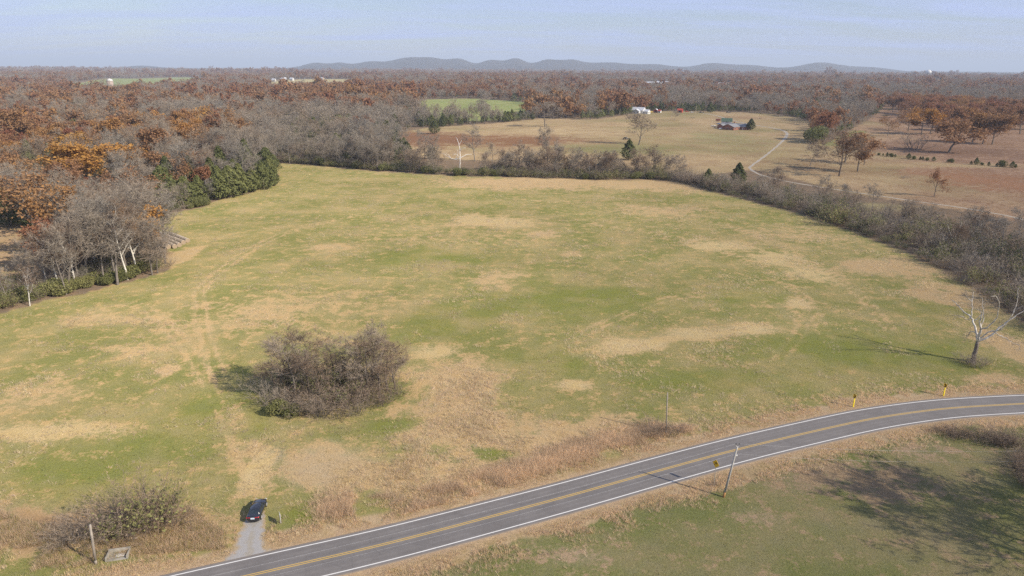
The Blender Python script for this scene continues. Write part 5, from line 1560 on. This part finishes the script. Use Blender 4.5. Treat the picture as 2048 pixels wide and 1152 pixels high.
def car(loc, rz, label):
    root = ob('parked_car', None, loc=loc, rz=rz)
    # lower body: rings of a cross-section lofted from tail to nose
    st = [(-2.36, .62, .42, .80), (-2.30, .78, .30, .96), (-2.05, .89, .22, 1.03), (-1.5, .92, .20, 1.02), (-.6, .925, .20, .97), (.6, .925, .20, .95), (1.2, .92, .20, .93), (1.8, .89, .22, .86), (2.18, .80, .28, .76), (2.34, .60, .38, .66)]
    V, F = [], []
    for y, w, zb, zt in st:
        zm = zb + (zt - zb) * .55
        V += [(-w * .9, y, zb), (-w, y, zm), (-w * .96, y, zt - .09), (-w * .84, y, zt), (0, y, zt + .02), (w * .84, y, zt), (w * .96, y, zt - .09), (w, y, zm), (w * .9, y, zb), (0, y, zb - .02)]
    n = 10
    for i in range(len(st) - 1):
        for k in range(n):
            a, b = i * n + k, i * n + (k + 1) % n
            F.append((a, b, b + n, a + n))
    F += [tuple(range(n - 1, -1, -1)), tuple(range(len(V) - n, len(V)))]
    MB().add(V, F).build('body', M_CARBLACK, root, smooth=True)
    # cabin
    cab = [(-1.78, .70, 1.0), (-1.15, .62, 1.36), (-.55, .60, 1.43), (.0, .60, 1.42), (.38, .61, 1.35), (1.12, .72, .94)]
    V, F = [], []
    for y, w, z in cab:
        V += [(-.80, y, .94), (-w, y, z), (0, y, z + .025), (w, y, z), (.80, y, .94)]
    for i in range(len(cab) - 1):
        for k in range(4):
            a = i * 5 + k
            F.append((a, a + 1, a + 6, a + 5))
    F += [(0, 4, 3, 2, 1), tuple(range(25, 30))]
    MB().add(V, F).build('roof', M_CARBLACK, root, smooth=True)
    q = lambda nm, pts: MB().add(pts, [(0, 1, 2, 3)]).build(nm, M_GLASS, root)
    q('rear_window', [(-.62, -1.73, 1.06), (.62, -1.73, 1.06), (.55, -1.19, 1.37), (-.55, -1.19, 1.37)])
    q('windscreen', [(.64, 1.06, 1.00), (-.64, 1.06, 1.00), (-.55, .42, 1.36), (.55, .42, 1.36)])
    for s in (-1, 1):
        for y0, y1, y2, y3 in ((-1.45, -.35, -.40, -1.05), (-.27, .92, .30, -.32)):
            w = MB().add([(s * .80, y0, .98), (s * .80, y1, .98), (s * .655, y2, 1.34), (s * .655, y3, 1.34)], [(0, 1, 2, 3)]).build('side_window', M_GLASS, root)
        MB().box((s * 1.0, .82, 1.0), (.2, .12, .13)).build('wing_mirror', M_CARBLACK, root)
        MB().add([(s * .30, -2.352, .86), (s * .80, -2.315, .84), (s * .86, -2.2, .93), (s * .60, -2.30, .965), (s * .32, -2.335, .95)], [(0, 1, 2, 3, 4)]).build('tail_light', M_RED, root)
        MB().box((s * .62, 2.25, .66), (.3, .12, .12)).build('headlight', M_WHITE, root)
        for y in (-1.42, 1.42):
            wh = MB().tube([(s * .70, y, .33), (s * .935, y, .33)], .33, 18).build('wheel', M_TYRE, root)
            rim = MB().tube([(s * .93, y, .33), (s * .95, y, .33)], [.25, .22], 14).build('rim', M_RIM, wh)
    MB().box((0, -2.37, .80), (.5, .03, .22)).build('number_plate', M_PLATE, root)
    MB().box((0, -2.36, .42), (1.15, .06, .16)).build('bumper', M_MACH, root)
    tag(root, label, 'car')
    return root


a, b = G(507, 1046), G(523, 1007)
hd_ = math.atan2(-(b - a)[0], (b - a)[1])
car(((a + b)[0] / 2, (a + b)[1] / 2, .022), hd_, 'black saloon car parked on the gravel drive beside the road')

# sale sign beside the drive, seen almost edge on
p = G(562, 1047)
v = unit(np.array((p[0], p[1], 0)))
rz = math.atan2(v[1], v[0]) + R(4)
s = ob('roadside_sign', None, loc=(p[0], p[1], 0), rz=rz)
MB().box((-.0, 0, .75), (.06, .06, 1.55)).build('post', M_WHITE, s)
MB().box((.0, .04, 1.0), (1.25, .025, 1.0)).build('panel', M_WHITE, s)
tag(s, 'thin white board sign seen edge-on beside the parked car', 'sign')

# diamond warning sign with a bent black arrow
p = G(1427, 973)
top = on_plane(1429, 927, p)
s = ob('warning_sign', None, loc=(p[0], p[1], 0), rz=math.atan2(.80, .60) - R(90) + R(180) - R(180))
fn = unit(np.array((-.86, -.50, 0)))
s.rotation_euler = (0, 0, math.atan2(fn[0], -fn[1]))
zc = top[2]
MB().box((0, .04, zc / 2 + .2), (.06, .05, zc + .6)).build('post', M_GALV, s)
hd2 = .66
plate = MB().add([(x, y, z) for y in (-.01, .01) for x, z in ((0, zc - hd2), (hd2, zc), (0, zc + hd2), (-hd2, zc))], [(0, 1, 2, 3), (7, 6, 5, 4), (0, 4, 5, 1), (1, 5, 6, 2), (2, 6, 7, 3), (3, 7, 4, 0)]).build('plate', M_SIGNY, s)
arr = [(-.16, -.28), (-.16, -.02), (-.10, .10), (.02, .15), (.10, .15)]
ar = MB()
for (x0, z0), (x1, z1) in zip(arr[:-1], arr[1:]):
    d = unit(np.array((x1 - x0, z1 - z0))); n2 = np.array((-d[1], d[0])) * .065
    ar.add([(x0 - n2[0], -.016, zc + z0 - n2[1]), (x0 + n2[0], -.016, zc + z0 + n2[1]), (x1 + n2[0], -.016, zc + z1 + n2[1]), (x1 - n2[0], -.016, zc + z1 - n2[1])], [(0, 1, 2, 3)])
ar.add([(.10, -.016, zc + .34), (.10, -.016, zc - .04), (.32, -.016, zc + .15)], [(0, 1, 2)])
ar.build('arrow', M_BLACK, plate)
tag(s, 'yellow diamond warning sign with a bent black arrow, beside the leaning pole', 'sign')

# two chevron boards on yellow-faced posts along the outside of the bend
for px, py, lab in [(1706, 814, 'yellow chevron board on a yellow post, nearer the slim pole'), (1886.5, 792, 'yellow chevron board on a yellow post, nearer the pale sycamore')]:
    p = G(px, py)
    fn = unit(np.array((-.93, -.36, 0)))
    s = ob('chevron_sign', None, loc=(p[0], p[1], 0), rz=math.atan2(fn[0], -fn[1]))
    MB().box((0, .03, 1.1), (.06, .05, 2.3)).build('post', M_GALV, s)
    MB().box((0, .03, .85), (.15, .15, 1.65)).build('reflector_strip', M_POSTY, s)
    pl = MB().box((0, -.02, 2.15), (.61, .015, .76)).build('plate', M_SIGNY, s)
    MB().add([(-.22, -.03, 2.49), (.02, -.03, 2.49), (.27, -.03, 2.15), (.03, -.03, 2.15)], [(0, 1, 2, 3)]).add([(.03, -.03, 2.15), (.27, -.03, 2.15), (.02, -.03, 1.81), (-.22, -.03, 1.81)], [(0, 1, 2, 3)]).build('chevron', M_BLACK, pl)
    tag(s, lab, 'sign', 'chevron boards on the bend')

# poles and wires
def pole(base_px, top_px, r0, r1, name, label, stained=False, top3=None):
    b = G(*base_px)
    t = on_plane(*top_px, b) if top3 is None else np.array(top3)
    root = ob(name, None, loc=(b[0], b[1], 0))
    ax = t - np.array((b[0], b[1], 0))
    k = .10
    MB().tube([(0, 0, -.1), ax * k], [r0, r0 * .98], 10).build('base', M_POLEBASE if stained else M_POLE, root, smooth=True)
    MB().tube([ax * k, ax * .5, ax], [r0 * .975, (r0 + r1) / 2, r1], 10).build('shaft', M_POLE if not stained else mat_plain('grey_pole', (0.36, 0.345, 0.315), .9, var=.25, scale=2), root, smooth=True)
    tag(root, label, 'pole')
    return root, np.array((b[0], b[1], 0)), ax


up_, ub, uax = pole((1447, 994), (1475, 893), .17, .11, 'utility_pole', 'leaning grey utility pole with wires on the near side of the road', True)
t3 = Vector(uax)
for sx in (-.22, .22):
    MB().tube([t3 + Vector((0, 0, -.12)), t3 + Vector((sx, .05, .08)), t3 + Vector((sx, .05, .3))], [.035, .035, .03], 6).build('insulator_bracket', M_GALV, up_)
    MB().tube([t3 + Vector((sx, .05, .28)), t3 + Vector((sx, .05, .36)), t3 + Vector((sx, .05, .44))], [.08, .05, .075], 8).build('insulator', M_MACH, up_)
MB().tube([t3 * .86 + Vector((-.16, 0, 0)), t3 * .86 + Vector((.2, 0, 0))], .05, 6).build('neutral_clamp', M_GALV, up_)
MB().box(t3 * .83 + Vector((.22, -.02, 0)), (.22, .16, .14)).build('junction_box', M_WHITE, up_)
stub, _, _ = pole((192, 1128), (180, 1049), .16, .13, 'stub_pole', 'short weathered stub pole leaning by the roadside bush')
slim, sb_, sax = pole((1332, 868), (1335, 785), .12, .09, 'slim_pole', 'slim bare pole at the meadow edge, far side of the road')
_a, _b = G(1150, 971, 8.6), G(700, 1087, 8.4)
lt = np.array((*(_b + (_b - _a) * 1.1), 0))
_c3 = G(2048, 900, 8.6)
rt = np.array((*(_c3 + (_c3 - (ub + uax)[:2]) * .35), 0))
for bb, lab in ((rt, 'next utility pole, right of the frame'), (lt, 'previous utility pole, left of the frame')):
    root = ob('utility_pole', None, loc=bb)
    MB().tube([(0, 0, -.1), (0, 0, 9.2)], [.17, .11], 10).build('shaft', M_POLE, root, smooth=True)
    tag(root, lab, 'pole')


def wire(a, b, sag, label):
    pts = [a + (b - a) * t - np.array((0, 0, sag * 4 * t * (1 - t))) for t in np.linspace(0, 1, 26)]
    tag(MB().tube(pts, .0075, 5).build('power_line', M_WIRE), label, 'wire', 'power lines along the road')


tp = ub + uax
wire(tp + np.array((.22, .05, .4)), rt + np.array((.2, 0, 9.3)), .9, 'upper power line running right from the leaning pole')
wire(tp * 1.0 - uax * .14, rt + np.array((0, 0, 7.9)), 1.1, 'lower power line running right from the leaning pole')
wire(tp + np.array((-.22, .05, .4)), lt + np.array((-.2, 0, 9.3)), .9, 'upper power line running left above the road')
wire(tp - uax * .14, lt + np.array((0, 0, 7.9)), 1.1, 'lower power line running left above the road')

# concrete culvert headwall by the stub pole
c0, c1 = G(217, 1120), G(253, 1115)
ax_ = c1 - c0
hw = ob('culvert_headwall', None, loc=((c0 + c1)[0] / 2, (c0 + c1)[1] / 2, 0), rz=math.atan2(ax_[1], ax_[0]))
MB().box((0, 1.15, .32), (2.5, .2, .70)).build('back_wall', M_CONC, hw)
for s_ in (-1, 1):
    MB().box((s_ * 1.18, .35, .26), (.16, 1.4, .56)).build('wing_wall', M_CONC, hw)
MB().box((0, .35, .05), (2.2, 1.39, .12)).build('floor_slab', M_CONC, hw)
MB().box((.25, .45, .16), (1.0, .5, .08)).build('pale_block', M_WHITE, hw)
tag(hw, 'old concrete culvert headwall at the roadside, right of the stub pole', 'headwall')

# hay bales in rows at the left edge of the meadow
bale_me = None
def bale(loc, ax, r, ln, label, k):
    global bale_me
    if bale_me is None:
        bale_me = []
        for v in range(3):
            rr = np.random.default_rng(50 + v)
            V, F = [], []
            ys = [-.5, -.46, -.2, .0, .2, .46, .5]
            rs = [.90, .98, 1.0, 1.01, 1.0, .98, .90]
            n = 20
            for y, r_ in zip(ys, rs):
                for j in range(n):
                    an = 2 * math.pi * j / n
                    q = r_ * (1 + rr.normal(0, .012))
                    V.append((q * math.cos(an), y, max(q * math.sin(an), -.86)))
            for i in range(len(ys) - 1):
                for j in range(n):
                    a0, b0 = i * n + j, i * n + (j + 1) % n
                    F.append((a0, a0 + n, b0 + n, b0))
            V += [(0, -.50, 0), (0, .50, 0)]
            for j in range(n):
                F.append((j, (j + 1) % n, len(V) - 2)); F.append((6 * n + (j + 1) % n, 6 * n + j, len(V) - 1))
            me = bpy.data.meshes.new('bale'); me.from_pydata(V, [], F)
            me.materials.append(M_HAY); me.materials.append(M_HAYEND)
            me.polygons.foreach_set('material_index', [0] * (6 * n) + [1] * (2 * n))
            bale_me.append(me)
    o = ob('hay_bale', bale_me[k % 3], loc=loc, rz=math.atan2(-ax[0], ax[1]), scale=(r, ln, r))
    tag(o, label, 'hay bale', 'round hay bales in rows')


for ri, (e0, e1, nm_) in enumerate([((337, 470), (376, 485), 'separate back row'), ((319, 470), (368, 489), 'second row from the back'), ((313, 474), (360, 494), 'middle row'), ((305, 476), (350, 497), 'fourth row from the back'), ((297, 477), (338, 498), 'front row beside the thicket')]):
    A, B = G(*e0), G(*e1)
    d = unit(B - A); L_ = np.linalg.norm(B - A)
    n = int(L_ / 1.55)
    for i in range(n):
        p = B - d * (i + .5) * 1.55 + rng.normal(0, .05, 2)
        bale((p[0], p[1], .66), d, .80, 1.5, ('grey round bale at the meadow end of the %s' if i == 0 else 'grey round bale inside the %s of the stack') % nm_, i)


# ------------------------------------------------------------------ farm buildings
def gable(root, x0, x1, y0, y1, h, rise, axis, wall, roof, eave=.45, wname='wall', rname='roof', hole=()):
    if axis == 'y':
        m = (x0 + x1) / 2
        MB().add([(x0, y0, -.1), (x1, y0, -.1), (x1, y1, -.1), (x0, y1, -.1), (x0, y0, h), (x1, y0, h), (x1, y1, h), (x0, y1, h), (m, y0, h + rise), (m, y1, h + rise)],
                 [(0, 1, 5, 8, 4), (2, 3, 7, 9, 6), (1, 2, 6, 5), (3, 0, 4, 7)]).build(wname, wall, root)
        k = rise / (m - x0)
        for s in (-1, 1):
            xe = m + s * (m - x0 + eave); ze = h - k * eave
            V = [(m, y0 - eave, h + rise + .02), (xe, y0 - eave, ze + .02), (xe, y1 + eave, ze + .02), (m, y1 + eave, h + rise + .02)]
            V += [(x, y, z + .18) for x, y, z in V]
            MB().add(V, [(0, 1, 2, 3), (4, 5, 6, 7), (0, 1, 5, 4), (1, 2, 6, 5), (2, 3, 7, 6)]).build(rname, roof, root)
    else:
        m = (y0 + y1) / 2
        MB().add([(x0, y0, -.1), (x1, y0, -.1), (x1, y1, -.1), (x0, y1, -.1), (x0, y0, h), (x1, y0, h), (x1, y1, h), (x0, y1, h), (x0, m, h + rise), (x1, m, h + rise)],
                 [(0, 1, 5, 4), (2, 3, 7, 6), (1, 2, 6, 9, 5), (3, 0, 4, 8, 7)]).build(wname, wall, root)
        k = rise / (m - y0)
        for s in (-1, 1):
            ye = m + s * (m - y0 + eave); ze = h - k * eave
            V = [(x0 - eave, m, h + rise + .02), (x0 - eave, ye, ze + .02), (x1 + eave, ye, ze + .02), (x1 + eave, m, h + rise + .02)]
            V += [(x, y, z + .18) for x, y, z in V]
            MB().add(V, [(0, 1, 2, 3), (4, 5, 6, 7), (0, 1, 5, 4), (1, 2, 6, 5), (2, 3, 7, 6)]).build(rname, roof, root)


def window(root, c, w, h, face, frame=M_WHITE):
    """face: '-y' or '+x', a framed pane standing proud of the wall"""
    dy = (0, -.04) if face == '-y' else (.04, 0)
    sx, sy = (w, .06) if face == '-y' else (.06, w)
    f = MB().box((c[0] + dy[0], c[1] + dy[1], c[2]), (sx + (.16 if sx > .1 else 0), sy + (.16 if sy > .1 else 0), h + .16)).build('window', frame, root)
    MB().box((c[0] + dy[0] * 2, c[1] + dy[1] * 2, c[2]), (sx, sy, h)).build('pane', M_GLASS, f)


p = G(1463, 259)
hs_ = ob('brick_farmhouse', None, loc=(p[0], p[1], 0), rz=R(-48))
gable(hs_, -6.5, 6.5, -7, 5, 3.0, 2.6, 'y', M_BRICK, M_ROOFG)
gable(hs_, -17, 12, 5.02, 14, 3.0, 2.5, 'x', M_BRICK, M_ROOFG)
gable(hs_, -16, -9, -1, 5.0, 2.9, 1.8, 'y', M_BRICK, M_ROOFG)
for x in (-4, 0, 4): window(hs_, (x, -7, 1.5), 1.3, 1.3, '-y')
for y in (-4.5, 1.5): window(hs_, (6.5, y, 1.5), 1.3, 1.3, '+x')
window(hs_, (12, 9.5, 1.5), 1.4, 1.3, '+x')
window(hs_, (-9, 1.5, 1.4), 1.2, 1.2, '+x')
MB().box((9.5, 4.97, 1.1), (1.0, .08, 2.2)).build('door', M_WHITE, hs_)
MB().box((-3, 9.6, 6.0), (1.0, .8, 2.2)).build('chimney', M_BRICK, hs_)
tag(hs_, 'low red brick farmhouse with grey gabled roofs in the pasture', 'house')
p = G(1453, 247.5)
sh = ob('green_roofed_shed', None, loc=(p[0], p[1], 0), rz=R(-14))
gable(sh, -5.5, 5.5, -4, 4, 2.8, 3.2, 'x', M_WHITE, M_ROOFGREEN)
MB().box((0, -4.05, 1.2), (3, .08, 2.4)).build('door', M_ROOFG, sh)
tag(sh, 'white shed with a steep green roof behind the brick farmhouse', 'shed')
p = G(1436, 242.5)
t_r = ob('red_trailer', None, loc=(p[0], p[1], 0), rz=R(-10))
MB().box((0, 0, 1.7), (5.2, 2.3, 2.2)).build('box', M_RUST, t_r)
for x in (-1.2, .2):
    for y in (-1.15, 1.15): MB().tube([(x, y - .1, .4), (x, y + .1, .4)], .4, 10).build('wheel', M_TYRE, t_r)
MB().box((3.3, 0, .65), (1.4, .2, .15)).build('drawbar', M_MACH, t_r)
tag(t_r, 'dark red box trailer left of the green-roofed shed', 'trailer')


def small_vehicle(px, py, rz, body, label, name='pickup_truck', ln=5.2):
    p = G(px, py)
    v = ob(name, None, loc=(p[0], p[1], 0), rz=rz)
    MB().box((0, 0, .72), (1.9, ln, .62), taper=.97).build('body', body, v)
    MB().box((0, ln * .08, 1.32), (1.65, ln * .36, .60), taper=.8).build('cab', body, v)
    MB().box((0, ln * .08 + ln * .185, 1.30), (1.3, .05, .35)).build('windscreen', M_GLASS, v)
    for s in (-1, 1):
        for y in (-ln * .3, ln * .3): MB().tube([(s * .75, y, .36), (s * .97, y, .36)], .36, 10).build('wheel', M_TYRE, v)
    tag(v, label, 'vehicle', 'vehicles round the farm')


small_vehicle(1438.5, 249, R(60), M_BLUE, 'pale blue vehicle left of the green-roofed shed')
small_vehicle(1384, 225.5, R(70), M_WHITE, 'white truck parked right of the red sheds')
small_vehicle(1374, 224, R(80), M_BARNRED, 'red truck between the red shed and the white truck')
small_vehicle(1491, 250, R(50), M_MACH, 'dark vehicle between the brick house and the broad tree')
p = G(1441, 259)
tk_ = ob('propane_tank', None, loc=(p[0], p[1], 0), rz=R(10))
MB().tube([(-1.6, 0, .9), (-1.4, 0, .9), (1.4, 0, .9), (1.6, 0, .9)], [.25, .6, .6, .25], 12).build('tank', M_WHITE, tk_, smooth=True)
for x in (-.9, .9): MB().box((x, 0, .2), (.15, .9, .4)).build('foot', M_GALV, tk_)
tag(tk_, 'white propane tank left of the brick farmhouse', 'tank')
p = G(1428, 254.5)
bt = ob('boat', None, loc=(p[0], p[1], 0), rz=R(75))
MB().add([(-.5, -3, .7), (.5, -3, .7), (.6, 1, .7), (0, 3.2, .9), (-.6, 1, .7), (-1.1, -3, 1.5), (1.1, -3, 1.5), (1.15, 1, 1.55), (0, 3.8, 1.8), (-1.15, 1, 1.55)], [(0, 1, 6, 5), (1, 2, 7, 6), (2, 3, 8, 7), (3, 4, 9, 8), (4, 0, 5, 9), (5, 6, 7, 8, 9), (4, 3, 2, 1, 0)]).build('hull', M_WHITE, bt)
MB().box((0, -.6, 1.85), (1.4, 2.0, .6), taper=.8).build('cabin', M_WHITE, bt)
MB().box((0, -.2, .45), (1.2, 5.5, .14)).build('trailer_frame', M_GALV, bt)
for s in (-1, 1): MB().tube([(s * .75, -.8, .35), (s * .95, -.8, .35)], .35, 10).build('wheel', M_TYRE, bt)
tag(bt, 'white boat on a trailer left of the brick farmhouse', 'boat')

p = G(1278, 227)
wf = ob('white_farmhouse', None, loc=(p[0], p[1], 0), rz=R(-38))
gable(wf, -12, 8, -5, 5, 4.6, 3.6, 'x', M_WHITE, M_ROOFW)
gable(wf, -4, 5, -10, -5.02, 3.6, 2.6, 'y', M_WHITE, M_ROOFW)
gable(wf, 8.02, 15, -4, 4, 3.4, 2.2, 'x', M_WHITE, M_ROOFW)
for y in (-2, 2): window(wf, (15, y, 1.7), 1.1, 1.4, '+x')
for x in (-2, 3): window(wf, (x, -10, 1.7), 1.1, 1.4, '-y')
tag(wf, 'white farmhouse with pale metal roofs beyond the pasture', 'house')


def shed(px, py, w, d, h, rise, rz, wall, roof, name, label, cat='shed', axis='x'):
    p = G(px, py)
    r_ = ob(name, None, loc=(p[0], p[1], float(land_z(p[None])[0])), rz=rz)
    gable(r_, -w / 2, w / 2, -d / 2, d / 2, h, rise, axis, wall, roof, eave=.3)
    MB().box((0, -d / 2 - .03, h * .42), (min(2.4, w * .35), .08, h * .84)).build('door', M_MACH if wall != M_MACH else M_WHITE, r_)
    tag(r_, label, cat)
    return r_


shed(1312, 225, 6, 5, 3, 2, R(-30), M_BARNRED, M_ROOFW, 'red_shed', 'small red and white shed right of the white farmhouse', axis='y')
shed(1319, 225.5, 4, 4, 2.6, 1.4, R(-30), M_WHITE, M_BARNRED, 'red_shed', 'white shed with a red roof beside the red and white shed')
shed(1360, 225, 7, 6, 3.2, 2, R(-25), M_BARNRED, M_BARNRED, 'red_shed', 'bright red shed in the row beyond the pasture')
shed(1356, 214, 6, 4, 2.6, 1.2, R(-25), M_WHITE, M_ROOFW, 'white_shed', 'small white shed at the edge of the wood behind the red shed')
p = G(1301, 226)
yl = ob('yellow_digger', None, loc=(p[0], p[1], 0), rz=R(20))
MB().box((0, 0, 1.3), (4.2, 2, 1.0)).build('body', M_YEL, yl)
MB().box((-.6, 0, 2.3), (1.5, 1.6, 1.1)).build('cab', M_YEL, yl)
MB().tube([(1.6, 0, 1.6), (3.4, 0, 2.6), (4.6, 0, .6)], .18, 6).build('arm', M_YEL, yl)
for s in (-1, 1): MB().box((0, s * 1.05, .45), (4.2, .5, .9)).build('track', M_TYRE, yl)
tag(yl, 'yellow digger beside the white farmhouse', 'machine')
for px, py, lab in [(1252, 279, 'black farm implement under the lone wide bare tree'), (1402, 226, 'dark machinery left of the dark cedar by the farm lane'), (1373, 211, 'dark machine at the edge of the wood behind the red sheds'), (1456, 226, 'dark tractor at the wood edge right of the cedar')]:
    p = G(px, py)
    r_ = ob('farm_implement', None, loc=(p[0], p[1], 0), rz=R(15))
    MB().box((0, 0, 1.0), (6.5, .4, .35)).build('beam', M_MACH, r_)
    MB().box((-.5, .2, 1.5), (2.4, 1.6, .9)).build('hopper', M_MACH, r_)
    MB().tube([(.6, -.6, 1.4), (.6, .6, 1.4)], .45, 10).build('drum', M_GALV, r_)
    for x in (-2.6, -.6, 1.2, 2.8):
        MB().tube([(x, -.9, .55), (x, -.65, .55)], .55, 10).build('wheel', M_TYRE, r_)
    MB().tube([(2.4, 0, 1.0), (5, 0, .5)], .12, 6).build('drawbar', M_MACH, r_)
    tag(r_, lab, 'implement')
p = G(1391, 228)
r_ = ob('farm_pole', None, loc=(p[0], p[1], 0))
MB().tube([(0, 0, -.1), (0, 0, 10.5)], [.28, .2], 8).build('shaft', mat_plain('pale_pole', (.45, .37, .27), .9), r_)
MB().box((0, 0, 9.8), (1.8, .14, .16)).build('crossarm', M_POLE, r_)
tag(r_, 'pale wooden pole right of the red sheds', 'pole')

# ------------------------------------------------------------------ far buildings
def far_h(px, base, topy):
    return max(2.5, on_plane(px, topy, G(px, base))[2])


p = G(222, 178); hgt = far_h(222, 178, 154.5); rs_ = 5.0 / FPX * math.hypot(*p)
sl = ob('silo', None, loc=(p[0], p[1], float(land_z(p[None])[0])))
MB().tube([(0, 0, -1), (0, 0, hgt * .78)], rs_, 20).build('shaft', M_SILO, sl, smooth=True)
MB().tube([(0, 0, hgt * .78), (0, 0, hgt * .88), (0, 0, hgt * .96), (0, 0, hgt)], [rs_ * 1.04, rs_ * .92, rs_ * .55, .2], 20).build('dome', M_WHITE, sl, smooth=True)
tag(sl, 'tall brown silo with a white dome in front of the far green field', 'silo')
for px, py, w, d, h, ri, rz, lab in [
        (106, 172.5, 22, 14, 6, 5, -30, 'cream barn at the far left, left of the silo'), (548, 164.5, 16, 9, 7, 5, -20, 'white house at the left end of the far pale field'), (565, 163.5, 14, 10, 8, 5, -35, 'white house second from the left at the far pale field'), (571, 163, 9, 8, 8, 5, 10, 'small white house pressed against its neighbour at the far field'), (584, 163, 16, 10, 7, 5, -25, 'pale house with a grey roof at the far field'), (644, 163.5, 18, 12, 8, 5, -25, 'cream house alone at the right of the far pale field'),
        (4, 166, 26, 12, 7, 5, -25, 'white house at the left edge below the horizon')]:
    shed(px, py, w, d, h, ri, R(rz), M_WHITE, M_ROOFW, 'far_house', lab, 'house')
for i, px in enumerate((576, 605, 620, 630, 646, 664, 677)):
    shed(px, 147.5 + .2 * (i % 3), 26, 18, 9, 8, R(-20 + 9 * i), M_WHITE, M_ROOFW, 'distant_house', 'pale speck of a house in the row below the hills, %s' % ('leftmost', 'second from left', 'third from left', 'middle one', 'third from right', 'second from right', 'rightmost')[i], 'house')
for px, py, w, d, h, lab in [(1300, 172.5, 92, 60, 11, 'long white warehouse among the trees left of the farm'), (1330, 171, 60, 50, 10, 'white warehouse wing right of the long warehouse'), (1440, 174, 60, 40, 9, 'flat pale warehouse behind the wood on the right'), (1488, 178.5, 40, 22, 6, 'low pale building right of the flat warehouse')]:
    shed(px, py, w, d, h, 3, R(-8), M_WHITE, M_ROOFW, 'warehouse', lab, 'warehouse')
for i, px in enumerate((1893, 1912, 1934, 1955)):
    p = G(px, 151)
    shed(px, 151.4, 110, 50, 26, 3, R(4), M_WHITE, M_ROOFW, 'distant_warehouse', 'thin white building on the right horizon, %s' % ('leftmost', 'second from left', 'second from right', 'rightmost')[i], 'warehouse')
p = G(1854, 161)
wt = ob('water_tower', None, loc=(p[0], p[1], float(land_z(p[None])[0])))
H_ = far_h(1854, 161, 139.5); rb = 4.6 / FPX * math.hypot(*p)
MB().tube([(0, 0, -2), (0, 0, H_ * .06), (0, 0, H_ * .6)], [rb * .6, rb * .35, rb * .3], 16).build('stem', M_WHITE, wt, smooth=True)
MB().tube([(0, 0, H_ - 2 * rb * .85 + 2 * rb * .85 * t) for t in (0, .15, .35, .5, .65, .85, 1)], [rb * x for x in (.3, .72, .96, 1, .96, .70, .1)], 20).build('tank', M_WHITE, wt, smooth=True)
tag(wt, 'white water tower on the right horizon', 'water tower')
